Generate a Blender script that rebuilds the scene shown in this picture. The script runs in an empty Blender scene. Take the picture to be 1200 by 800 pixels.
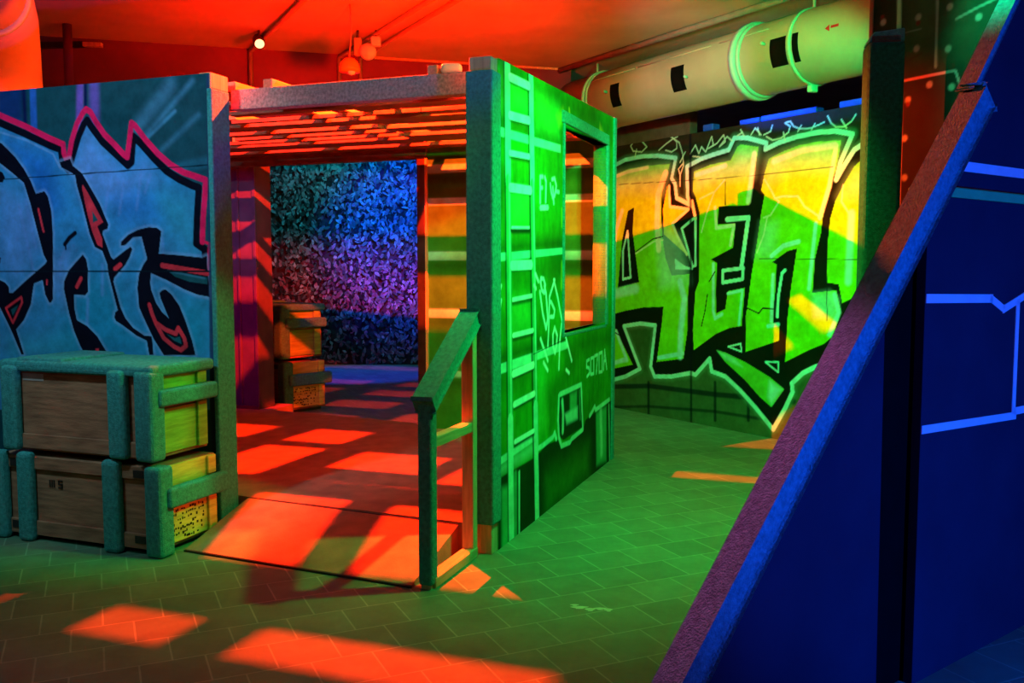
import bpy, bmesh, math, random
import numpy as np
from mathutils import Vector, Matrix
random.seed(7)
rng = np.random.default_rng(11)
R = math.radians
scene = bpy.context.scene
COL = scene.collection

# ------------------------------------------------------------------ painted artwork, in metres on each wall
ART_LEFT = [
  ["s","nblue",[[1.604,2.672],[1.344,2.653],[1.373,2.377],[1.62,2.416]],0.05,0.8],
  ["l","dblue",[[1.351,2.654],[1.347,2.35]],0.03,0.03,0,1],
  ["l","mblue",[[1.278,2.624],[1.281,2.321]],0.02,0.05,0,1],
  ["l","violet",[[0.912,2.599],[0.931,2.328]],0.03,0.05,0,0.9],
  ["l","dblue",[[0.873,2.596],[0.881,2.425]],0.015,0.02,0,1],
  ["l","violet",[[0.809,2.606],[0.814,2.372]],0.05,0.07,0,0.7],
  ["l","haze",[[0.452,2.256],[0.115,2.544]],0.04,0.03,0,0.6],
  ["l","haze",[[0.44,2.245],[0.237,2.387]],0.02,0.02,0,0.7],
  ["l","haze",[[0.511,2.307],[0.262,2.531]],0.08,0.08,0,0.5],
  ["l","haze",[[0.334,2.178],[0.081,2.355]],0.04,0.03,0,0.4],
  ["l","haze2",[[0.309,2.057],[0.043,2.095]],0.04,0.06,0,0.7],
  ["p","blue1",[[2.341,2.573],[1.967,2.582],[1.756,2.496],[1.551,2.391],[1.349,2.314],[1.152,2.234],[1.08,2.211],[1.071,2.135],[1.027,2.088],[0.983,2.182],[0.94,2.279],[0.898,2.347],[0.871,2.37],[0.835,2.324],[0.762,2.241],[0.671,2.169],[0.581,2.097],[0.555,2.115],[0.537,2.26],[0.484,2.219],[0.396,2.133],[0.309,2.057],[0.221,2.007],[0.134,1.97],[0.088,1.955],[0.104,1.813],[0.116,1.645],[0.058,1.611],[0.058,1.429],[0.03,1.405],[0.052,0.7],[2.486,0.572]],0.004,0],
  ["s","blue2",[[1.488,2.28],[1.155,2.164],[1.103,1.884],[1.242,1.785],[1.361,2.095]],0.12,0.8],
  ["s","lav",[[0.993,2.107],[0.886,2.326],[0.734,2.171],[0.583,2.043],[0.458,2.111],[0.401,1.988],[0.714,1.899],[0.936,1.955]],0.1,0.75],
  ["s","blue3",[[0.926,1.476],[0.673,1.376],[0.44,0.981],[0.952,0.912],[1.212,1.06]],0.14,0.8],
  ["s","blue4",[[0.463,1.966],[0.118,1.932],[0.128,1.621],[0.349,1.769]],0.12,0.7],
  ["s","lav",[[1.574,1.999],[1.304,1.888],[1.25,1.63],[1.467,1.423],[1.601,1.528]],0.1,0.6],
  ["s","blue3",[[0.365,1.329],[0.038,1.333],[0.049,0.994],[0.167,0.99]],0.1,0.8],
  ["s","blue4",[[1.558,1.05],[1.008,1.117],[0.982,0.963],[1.564,0.943]],0.1,0.7],
  ["s","lav",[[1.185,1.578],[1.017,1.629],[1.1,1.27],[1.196,1.372]],0.07,0.6],
  ["s","blue2",[[0.713,1.924],[0.402,1.964],[0.349,1.769],[0.657,1.764]],0.09,0.4],
  ["l","lav",[[0.723,1.998],[0.769,1.801]],0.02,0.02,0,0.6],
  ["l","lav",[[0.616,2.01],[0.655,1.824]],0.02,0.02,0,0.6],
  ["l","lav",[[0.491,2.04],[0.529,1.846]],0.02,0.02,0,0.6],
  ["l","lav",[[0.424,2.037],[0.464,1.942]],0.02,0.02,0,0.6],
  ["l","lav",[[0.794,1.526],[0.802,1.35]],0.02,0.02,0,0.6],
  ["l","lav",[[0.913,1.323],[0.927,1.17]],0.02,0.02,0,0.6],
  ["l","lav",[[0.353,1.672],[0.344,1.589]],0.02,0.02,0,0.6],
  ["l","lav",[[1.371,1.916],[1.304,1.631]],0.02,0.02,0,0.6],
  ["l","lav",[[1.427,1.891],[1.326,1.475]],0.02,0.02,0,0.6],
  ["l","lav",[[1.047,1.68],[1.121,1.527]],0.02,0.02,0,0.6],
  ["l","pale",[[1.623,2.354],[1.351,2.279],[1.141,2.188],[1.092,2.106]],0.01,0.012,0,0.5],
  ["l","black",[[2.341,2.573],[1.967,2.582],[1.756,2.496],[1.551,2.391],[1.349,2.314],[1.152,2.234],[1.08,2.211],[1.071,2.135],[1.027,2.088],[0.983,2.182],[0.94,2.279],[0.898,2.347],[0.871,2.37],[0.835,2.324],[0.762,2.241],[0.671,2.169],[0.581,2.097],[0.555,2.115],[0.537,2.26],[0.484,2.219],[0.396,2.133],[0.309,2.057],[0.221,2.007],[0.134,1.97],[0.088,1.955],[0.104,1.813],[0.116,1.645],[0.058,1.611],[0.058,1.429]],0.006,0.045,0,1],
  ["l","pink",[[2.337,2.637],[1.963,2.65],[1.752,2.558],[1.548,2.437],[1.347,2.36],[1.163,2.28],[1.059,2.24],[1.055,2.185],[1.031,2.134],[1.016,2.173],[0.993,2.257],[0.949,2.354],[0.901,2.416],[0.875,2.434],[0.843,2.417],[0.808,2.361],[0.748,2.285],[0.669,2.217],[0.609,2.161],[0.585,2.145],[0.57,2.213],[0.546,2.338],[0.522,2.322],[0.452,2.241],[0.365,2.156],[0.278,2.09],[0.19,2.044],[0.104,2.017],[0.04,1.996],[0.049,1.906],[0.064,1.788],[0.074,1.654]],0.005,0.036,0,1],
  ["l","pink",[[0.074,1.654],[0.028,1.644],[0.04,1.468]],0.005,0.016,0,1],
  ["l","pale",[[1.832,2.427],[1.694,2.357],[1.592,2.285],[1.544,2.267],[1.439,2.18],[1.374,2.106],[1.324,2.033],[1.287,1.955],[1.219,1.968],[1.194,1.937],[1.171,1.85],[1.165,1.712],[1.174,1.527],[1.185,1.32],[1.199,1.299],[1.213,1.294],[1.244,1.346],[1.26,1.434],[1.33,1.413],[1.338,1.387],[1.364,1.282],[1.425,1.186],[1.491,1.127],[1.436,0.974],[1.457,0.973],[1.52,1.099],[1.559,1.168],[1.617,1.262],[1.772,1.303],[1.855,1.367],[1.749,1.448],[1.607,1.432],[1.566,1.417],[1.539,1.391],[1.534,1.354],[1.506,1.354],[1.398,1.428],[1.235,1.532],[1.22,1.548],[1.245,1.589],[1.291,1.744],[1.331,1.889],[1.367,1.993],[1.379,2.024],[1.465,2.084],[1.565,2.149],[1.687,2.232],[1.839,2.323]],0.02,0.03,1,0.45],
  ["l","pale",[[1.09,2.136],[1.079,2.105],[1.027,2.083],[0.976,2.056],[0.966,1.996],[0.932,1.89],[0.882,1.708],[0.847,1.632],[0.791,1.607],[0.756,1.526],[0.752,1.476],[0.741,1.436],[0.691,1.26],[0.711,1.245],[0.718,1.215],[0.707,1.195],[0.657,1.17],[0.559,1.112],[0.485,1.084],[0.47,1.0],[0.439,1.001],[0.447,1.11],[0.503,1.114],[0.582,1.157],[0.636,1.211],[0.671,1.276],[0.716,1.426],[0.708,1.451],[0.623,1.526],[0.59,1.571],[0.57,1.615],[0.581,1.63],[0.62,1.61],[0.71,1.556],[0.728,1.571],[0.786,1.707],[0.779,1.727],[0.747,1.736],[0.739,1.761],[0.757,1.796],[0.798,1.882],[0.87,1.988],[0.924,2.065],[0.993,2.112],[1.011,2.153]],0.02,0.03,1,0.45],
  ["l","pale",[[0.94,1.587],[0.915,1.557],[0.905,1.501],[0.911,1.364],[0.932,1.344],[1.017,1.348],[1.021,1.271],[1.004,1.194],[0.927,1.16],[0.852,1.1],[0.779,1.0],[0.949,0.984],[0.985,1.04],[1.028,1.127],[1.062,1.234],[1.095,1.378],[1.093,1.424],[1.049,1.496],[0.988,1.547]],0.02,0.03,1,0.45],
  ["l","pale",[[0.65,1.636],[0.649,1.66],[0.597,1.699],[0.522,1.728],[0.447,1.741],[0.387,1.736],[0.357,1.716],[0.365,1.672],[0.38,1.589],[0.236,1.579],[0.077,1.564],[0.048,1.573],[0.032,1.343],[0.119,1.356],[0.207,1.385],[0.331,1.438],[0.439,1.477],[0.447,1.427],[0.443,1.383],[0.409,1.304],[0.368,1.251],[0.321,1.217],[0.338,1.251],[0.377,1.334],[0.382,1.364],[0.364,1.379],[0.339,1.384],[0.298,1.355],[0.246,1.292],[0.207,1.209],[0.163,1.093],[0.142,1.01],[0.365,1.003],[0.435,1.096],[0.487,1.189],[0.533,1.278],[0.541,1.392],[0.526,1.471],[0.493,1.526],[0.467,1.555],[0.466,1.57],[0.499,1.688],[0.561,1.684],[0.618,1.64]],0.02,0.03,1,0.45],
  ["p","black",[[1.832,2.427],[1.694,2.357],[1.592,2.285],[1.544,2.267],[1.439,2.18],[1.374,2.106],[1.324,2.033],[1.287,1.955],[1.219,1.968],[1.194,1.937],[1.171,1.85],[1.165,1.712],[1.174,1.527],[1.185,1.32],[1.199,1.299],[1.213,1.294],[1.244,1.346],[1.26,1.434],[1.33,1.413],[1.338,1.387],[1.364,1.282],[1.425,1.186],[1.491,1.127],[1.436,0.974],[1.457,0.973],[1.52,1.099],[1.559,1.168],[1.617,1.262],[1.772,1.303],[1.855,1.367],[1.749,1.448],[1.607,1.432],[1.566,1.417],[1.539,1.391],[1.534,1.354],[1.506,1.354],[1.398,1.428],[1.235,1.532],[1.22,1.548],[1.245,1.589],[1.291,1.744],[1.331,1.889],[1.367,1.993],[1.379,2.024],[1.465,2.084],[1.565,2.149],[1.687,2.232],[1.839,2.323]],0.004,0],
  ["p","black",[[1.09,2.136],[1.079,2.105],[1.027,2.083],[0.976,2.056],[0.966,1.996],[0.932,1.89],[0.882,1.708],[0.847,1.632],[0.791,1.607],[0.756,1.526],[0.752,1.476],[0.741,1.436],[0.691,1.26],[0.711,1.245],[0.718,1.215],[0.707,1.195],[0.657,1.17],[0.559,1.112],[0.485,1.084],[0.47,1.0],[0.439,1.001],[0.447,1.11],[0.503,1.114],[0.582,1.157],[0.636,1.211],[0.671,1.276],[0.716,1.426],[0.708,1.451],[0.623,1.526],[0.59,1.571],[0.57,1.615],[0.581,1.63],[0.62,1.61],[0.71,1.556],[0.728,1.571],[0.786,1.707],[0.779,1.727],[0.747,1.736],[0.739,1.761],[0.757,1.796],[0.798,1.882],[0.87,1.988],[0.924,2.065],[0.993,2.112],[1.011,2.153]],0.004,0],
  ["p","black",[[0.94,1.587],[0.915,1.557],[0.905,1.501],[0.911,1.364],[0.932,1.344],[1.017,1.348],[1.021,1.271],[1.004,1.194],[0.927,1.16],[0.852,1.1],[0.779,1.0],[0.949,0.984],[0.985,1.04],[1.028,1.127],[1.062,1.234],[1.095,1.378],[1.093,1.424],[1.049,1.496],[0.988,1.547]],0.004,0],
  ["p","black",[[0.65,1.636],[0.649,1.66],[0.597,1.699],[0.522,1.728],[0.447,1.741],[0.387,1.736],[0.357,1.716],[0.365,1.672],[0.38,1.589],[0.236,1.579],[0.077,1.564],[0.048,1.573],[0.032,1.343],[0.119,1.356],[0.207,1.385],[0.331,1.438],[0.439,1.477],[0.447,1.427],[0.443,1.383],[0.409,1.304],[0.368,1.251],[0.321,1.217],[0.338,1.251],[0.377,1.334],[0.382,1.364],[0.364,1.379],[0.339,1.384],[0.298,1.355],[0.246,1.292],[0.207,1.209],[0.163,1.093],[0.142,1.01],[0.365,1.003],[0.435,1.096],[0.487,1.189],[0.533,1.278],[0.541,1.392],[0.526,1.471],[0.493,1.526],[0.467,1.555],[0.466,1.57],[0.499,1.688],[0.561,1.684],[0.618,1.64]],0.004,0],
  ["p","black",[[1.777,2.163],[1.623,2.12],[1.548,2.092],[1.529,2.06],[1.551,2.03],[1.642,2.043],[1.781,2.1]],0.004,0],
  ["p","black",[[1.839,1.635],[1.669,1.591],[1.592,1.57],[1.601,1.533],[1.687,1.528],[1.814,1.56]],0.004,0],
  ["l","black",[[1.075,1.649],[1.04,1.685],[0.993,1.714]],0.006,0.028,0,1],
  ["l","black",[[1.069,1.639],[1.07,1.619]],0.004,0.01,0,1],
  ["l","red",[[1.272,1.862],[1.255,1.795],[1.238,1.728]],0.004,0.016,0,1],
  ["l","red",[[1.568,1.258],[1.438,1.328],[1.432,1.297],[1.516,1.168]],0.004,0.016,1,1],
  ["p","teal",[[1.526,1.248],[1.468,1.28],[1.476,1.259],[1.514,1.211]],0.004,0],
  ["l","red",[[1.226,1.434],[1.228,1.408]],0.004,0.012,0,1],
  ["p","red",[[0.921,2.0],[0.884,1.949],[0.836,1.872],[0.777,1.776],[0.823,1.752],[0.788,1.677],[0.79,1.627],[0.827,1.642],[0.862,1.723],[0.89,1.814],[0.912,1.904],[0.928,1.98]],0.004,0],
  ["p","teal",[[0.857,1.843],[0.815,1.787],[0.854,1.773]],0.004,0],
  ["l","red",[[0.7,1.501],[0.661,1.526]],0.004,0.028,0,1],
  ["l","red",[[0.995,1.394],[0.96,1.445]],0.004,0.025,0,1],
  ["p","red",[[0.868,1.028],[0.842,1.029],[0.843,1.003],[0.869,1.002]],0.004,0],
  ["l","red",[[0.358,1.521],[0.045,1.477]],0.004,0.03,0,1],
  ["p","teal",[[0.323,1.496],[0.046,1.453],[0.047,1.415],[0.17,1.429],[0.27,1.457]],0.006,0],
  ["l","haze",[[0.305,1.487],[0.064,1.448]],0.01,0.01,0,0.6],
  ["l","red",[[0.459,1.294],[0.442,1.244],[0.414,1.185],[0.362,1.102],[0.291,1.055],[0.243,1.037],[0.206,1.062],[0.217,1.106],[0.257,1.164],[0.276,1.129],[0.348,1.152],[0.407,1.186]],0.004,0.026,0,1],
  ["p","teal",[[0.342,1.128],[0.283,1.104],[0.246,1.115],[0.236,1.071],[0.289,1.089]],0.004,0],
  ["l","seam",[[2.38,2.034],[0.003,2.079]],0.002,0.006,0,1],
  ["l","seam",[[2.42,1.485],[0.01,1.487]],0.002,0.008,0,1],
  ["l","seam2",[[-0.006,2.55],[0.019,1.004]],0.01,0.05,0,0.8],
]
ART_SIDE = [
  ["s","sdark",[[-0.014,2.376],[1.25,2.366],[1.252,2.275],[-0.015,2.246]],0.07,0.6],
  ["s","sdark",[[0.006,1.657],[1.279,1.704],[1.28,1.639],[0.006,1.604]],0.06,0.8],
  ["s","sdark",[[0.006,1.546],[1.281,1.601],[1.284,1.419],[0.588,1.44],[0.006,1.457]],0.1,0.5],
  ["s","sdark",[[0.004,1.063],[0.666,1.086],[1.366,1.082],[1.367,1.025],[0.004,1.018]],0.06,0.8],
  ["s","sdark",[[-0.013,2.591],[0.301,2.625],[0.896,2.579],[0.896,2.614],[2.497,2.596],[2.503,2.439],[0.897,2.504]],0.1,0.55],
  ["s","sdark",[[0.003,0.964],[0.59,0.953],[0.683,0.881],[0.301,0.832],[0.003,0.873]],0.08,0.4],
  ["s","sdark",[[0.913,0.774],[1.273,0.867],[1.367,1.025],[2.553,1.023],[2.558,0.892],[1.678,0.94],[1.182,0.601],[1.003,0.466]],0.08,0.5],
  ["s","slight",[[0.301,2.511],[0.554,2.503],[0.554,2.399],[0.301,2.398]],0.06,0.9],
  ["s","slight",[[0.704,2.526],[1.156,2.513],[1.159,2.33],[0.706,2.33]],0.08,0.5],
  ["s","slight",[[0.274,1.937],[0.616,1.956],[0.586,1.774],[0.301,1.767]],0.07,0.9],
  ["s","slight",[[0.301,1.354],[0.619,1.34],[0.65,1.163],[0.301,1.165]],0.08,0.5],
  ["s","slight",[[0.047,2.602],[0.146,2.602],[0.145,2.354],[0.046,2.363]],0.06,0.5],
  ["s","slight",[[0.746,0.977],[0.911,0.986],[0.915,0.535],[0.717,0.517]],0.1,0.4],
  ["p","smint",[[0.009,2.267],[1.196,2.281],[1.197,2.233],[0.009,2.219]],0.01,0],
  ["p","smint",[[0.018,1.604],[1.28,1.639],[1.281,1.598],[0.018,1.56]],0.01,0],
  ["p","smint",[[0.028,1.011],[1.367,1.031],[1.368,0.98],[0.028,0.956]],0.01,0],
  ["p","smint",[[0.038,0.501],[0.701,0.53],[0.701,0.489],[0.038,0.459]],0.01,0],
  ["s","smint",[[0.038,0.459],[0.701,0.489],[0.702,0.416],[0.038,0.408]],0.04,0.5],
  ["p","sblack",[[0.013,0.386],[0.193,0.393],[0.718,0.387],[0.916,0.423],[1.166,0.409],[1.242,0.345],[1.756,0.364],[1.822,0.432],[2.104,0.45],[2.573,0.466],[2.648,-0.057],[-0.001,-0.046]],0.015,0],
  ["s","sdark2",[[0.918,0.213],[1.918,0.244],[1.925,-0.005],[0.921,-0.003]],0.15,0.9],
  ["s","smid",[[0.025,0.356],[0.089,0.369],[0.087,0.021],[0.024,0.016]],0.01,0.9],
  ["s","smid",[[0.14,0.329],[0.246,0.323],[0.273,-0.058],[0.139,-0.042]],0.03,0.9],
  ["l","smint",[[0.421,0.358],[0.422,-0.017]],0.01,0.022400000000000003,0,0.96],
  ["l","smid",[[0.357,0.357],[0.357,-0.008]],0.03,0.05,0,0.7],
  ["s","smid",[[2.117,0.435],[2.424,0.441],[2.438,0.018],[2.14,0.044]],0.03,0.95],
  ["l","smint",[[2.255,0.427],[2.29,0.112]],0.05,0.06720000000000001,0,0.72],
  ["l","smint",[[2.505,0.436],[2.548,-0.004]],0.02,0.033600000000000005,0,0.6],
  ["l","sblack",[[0.187,2.618],[0.203,1.992],[0.218,1.349],[0.234,0.689],[0.25,0.012]],0.02,0.035,0,0.85],
  ["l","smint",[[0.229,2.626],[0.244,1.995]],0.01,0.084,0,1],
  ["l","smid",[[0.244,1.995],[0.261,1.347],[0.277,0.682]],0.015,0.075,0,1],
  ["l","smint",[[0.277,0.682],[0.294,-0.0]],0.01,0.084,0,1],
  ["l","smint",[[0.242,2.628],[0.258,1.995],[0.274,1.346],[0.291,0.68],[0.308,-0.004]],0.012,0.022400000000000003,0,0.96],
  ["l","sblack",[[0.569,2.62],[0.599,1.999],[0.629,1.359],[0.661,0.701],[0.693,0.023]],0.02,0.035,0,0.85],
  ["l","smint",[[0.617,2.628],[0.647,2.002]],0.01,0.07840000000000001,0,1],
  ["l","smid",[[0.647,2.002],[0.679,1.357],[0.711,0.693]],0.015,0.07,0,1],
  ["l","smint",[[0.711,0.693],[0.745,0.01]],0.01,0.07840000000000001,0,1],
  ["l","smint",[[0.632,2.63],[0.663,2.003],[0.694,1.356],[0.727,0.691],[0.761,0.005]],0.012,0.022400000000000003,0,0.96],
  ["l","sblack",[[0.268,2.533],[0.583,2.532]],0.02,0.03,0,0.8],
  ["l","swhite",[[0.268,2.551],[0.583,2.551]],0.008,0.047040000000000005,0,1],
  ["l","sblack",[[0.268,2.33],[0.584,2.34]],0.02,0.03,0,0.8],
  ["l","swhite",[[0.268,2.348],[0.584,2.359]],0.008,0.047040000000000005,0,1],
  ["l","sblack",[[0.268,2.129],[0.585,2.136]],0.02,0.03,0,0.8],
  ["l","swhite",[[0.268,2.147],[0.585,2.155]],0.008,0.033600000000000005,0,1],
  ["l","sblack",[[0.274,1.944],[0.616,1.946]],0.02,0.03,0,0.8],
  ["l","swhite",[[0.274,1.962],[0.616,1.965]],0.008,0.0504,0,1],
  ["l","sblack",[[0.301,1.725],[0.587,1.73]],0.02,0.03,0,0.8],
  ["l","swhite",[[0.301,1.743],[0.586,1.749]],0.008,0.022400000000000003,0,1],
  ["l","sblack",[[0.301,1.519],[0.625,1.518]],0.02,0.03,0,0.8],
  ["l","swhite",[[0.301,1.538],[0.625,1.538]],0.008,0.05600000000000001,0,1],
  ["l","sblack",[[0.315,1.33],[0.634,1.337]],0.02,0.03,0,0.8],
  ["l","swhite",[[0.315,1.349],[0.634,1.357]],0.008,0.024640000000000002,0,1],
  ["l","sblack",[[0.322,1.13],[0.658,1.132]],0.02,0.03,0,0.8],
  ["l","swhite",[[0.322,1.15],[0.658,1.152]],0.008,0.02912,0,1],
  ["l","sblack",[[0.322,0.915],[0.667,0.926]],0.02,0.03,0,0.8],
  ["l","swhite",[[0.322,0.935],[0.667,0.947]],0.008,0.044800000000000006,0,1],
  ["l","sblack",[[0.336,0.74],[0.684,0.754]],0.02,0.03,0,0.8],
  ["l","swhite",[[0.336,0.76],[0.684,0.774]],0.008,0.03808000000000001,0,1],
  ["l","sblack",[[0.35,0.527],[0.677,0.532]],0.02,0.03,0,0.8],
  ["l","swhite",[[0.35,0.546],[0.677,0.552]],0.008,0.02912,0,1],
  ["l","sblack",[[0.288,1.729],[0.602,1.735]],0.015,0.02,0,1],
  ["l","swhite",[[0.787,2.05],[0.788,1.905]],0.012,0.024640000000000002,0,1],
  ["l","swhite",[[0.786,2.055],[0.835,2.059]],0.012,0.024640000000000002,0,1],
  ["l","swhite",[[0.787,1.99],[0.827,1.993]],0.012,0.024640000000000002,0,1],
  ["l","swhite",[[0.876,2.059],[0.901,2.033],[0.894,1.915]],0.012,0.024640000000000002,0,1],
  ["l","swhite",[[0.986,2.023],[1.004,1.977],[1.039,1.943],[1.074,1.96],[1.109,2.02],[1.073,2.065],[1.02,2.056]],0.012,0.024640000000000002,0,1],
  ["l","swhite",[[1.038,2.005],[1.057,1.912]],0.012,0.024640000000000002,0,1],
  ["l","swhite",[[1.109,1.988],[1.164,1.986]],0.012,0.024640000000000002,0,1],
  ["l","swhite",[[0.703,1.482],[0.759,1.437]],0.012,0.024640000000000002,0,1],
  ["l","swhite",[[0.799,1.429],[0.807,1.454],[0.857,1.45],[0.89,1.41],[0.874,1.364],[0.824,1.382],[0.799,1.434]],0.012,0.024640000000000002,0,1],
  ["l","swhite",[[0.787,1.375],[0.842,1.242],[0.91,1.144],[0.943,1.204],[0.908,1.353],[0.874,1.406]],0.012,0.024640000000000002,0,1],
  ["l","swhite",[[1.08,1.436],[0.976,1.336],[0.961,1.14],[0.945,1.022]],0.012,0.024640000000000002,0,1],
  ["l","swhite",[[0.976,1.308],[1.011,1.301],[1.083,1.249],[1.065,1.207],[0.995,1.211]],0.012,0.024640000000000002,0,1],
  ["l","swhite",[[1.063,1.437],[1.154,1.315],[1.221,1.203],[1.338,1.045],[1.469,0.888]],0.012,0.024640000000000002,0,1],
  ["l","swhite",[[1.084,1.139],[1.139,1.083],[1.122,1.019],[1.095,0.976],[1.05,1.026],[1.049,1.096],[1.084,1.139]],0.012,0.024640000000000002,0,1],
  ["l","swhite",[[1.231,1.147],[1.195,1.04],[1.179,0.866]],0.012,0.024640000000000002,0,1],
  ["l","swhite",[[0.802,1.09],[0.946,0.943]],0.012,0.024640000000000002,0,1],
  ["l","swhite",[[0.861,0.941],[0.946,0.882]],0.012,0.024640000000000002,0,1],
  ["l","swhite",[[1.341,0.842],[1.41,0.812]],0.012,0.024640000000000002,0,1],
  ["l","swhite",[[0.68,1.417],[0.712,1.396]],0.012,0.024640000000000002,0,1],
  ["l","swhite",[[0.13,1.431],[0.042,1.322]],0.012,0.024640000000000002,0,1],
  ["l","swhite",[[0.13,1.353],[0.104,1.295]],0.012,0.024640000000000002,0,1],
  ["l","swhite",[[0.093,1.86],[0.075,1.814]],0.012,0.024640000000000002,0,1],
  ["l","swhite",[[0.796,1.873],[0.936,1.881]],0.008,0.033600000000000005,0,1],
  ["l","smint",[[1.915,0.851],[1.846,0.846],[1.847,0.804],[1.916,0.79],[1.929,0.752],[1.86,0.736]],0.006,0.024640000000000002,0,1],
  ["l","smint",[[1.957,0.853],[1.96,0.739],[2.043,0.736],[2.04,0.854],[1.957,0.853]],0.006,0.024640000000000002,0,1],
  ["l","smint",[[2.063,0.861],[2.149,0.862],[2.116,0.731]],0.006,0.024640000000000002,0,1],
  ["l","smint",[[2.191,0.867],[2.195,0.728],[2.292,0.723],[2.287,0.868],[2.191,0.867]],0.006,0.024640000000000002,0,1],
  ["l","smint",[[2.33,0.732],[2.36,0.877],[2.428,0.728]],0.006,0.024640000000000002,0,1],
  ["l","smint",[[2.336,0.796],[2.399,0.796]],0.006,0.024640000000000002,0,1],
  ["p","sblack",[[1.2,0.676],[1.705,0.683],[1.73,0.542],[1.749,0.395],[1.28,0.383],[1.204,0.419],[1.183,0.534]],0.02,0],
  ["s","smid",[[1.433,0.666],[1.598,0.667],[1.601,0.538],[1.436,0.517]],0.03,0.9],
  ["s","smint",[[1.316,0.552],[1.621,0.558],[1.623,0.475],[1.357,0.478]],0.02,0.8],
  ["l","smint",[[1.257,0.645],[1.277,0.558],[1.27,0.447]],0.02,0.044800000000000006,0,0.84],
  ["l","smid",[[1.662,0.659],[1.688,0.465]],0.02,0.03,0,0.6],
  ["l","smint",[[1.181,0.69],[1.2,0.698],[1.705,0.698],[1.73,0.542],[1.756,0.376],[1.479,0.359],[1.439,0.343],[1.242,0.354],[1.185,0.423],[1.165,0.537],[1.181,0.69]],0.01,0.033600000000000005,0,1],
  ["l","smint",[[0.718,0.429],[0.857,0.431],[1.056,0.446],[1.092,0.467],[1.129,0.422]],0.012,0.033600000000000005,0,1],
  ["l","smint",[[1.937,0.444],[1.983,0.456],[2.078,0.491],[2.104,0.462],[2.517,0.481]],0.012,0.033600000000000005,0,1],
  ["s","redlit",[[1.103,2.454],[1.248,2.51],[1.249,2.435],[1.158,2.393]],0.04,0.5],  # yellow spots where red light spills on the wall, put into the paint
  ["s","redlit",[[2.166,2.526],[2.293,2.461],[2.145,2.433]],0.03,0.5],
  ["l","redlit",[[1.381,2.527],[1.401,2.475]],0.02,0.03,0,0.5],
  ["l","redlit",[[1.229,1.882],[1.231,1.774]],0.02,0.02,0,0.6],
  ["l","redlit",[[1.244,1.53],[1.237,1.394]],0.04,0.05,0,0.5],
  ["l","seam",[[0.667,1.01],[1.328,1.046]],0.003,0.006,0,0.8],
]
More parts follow.
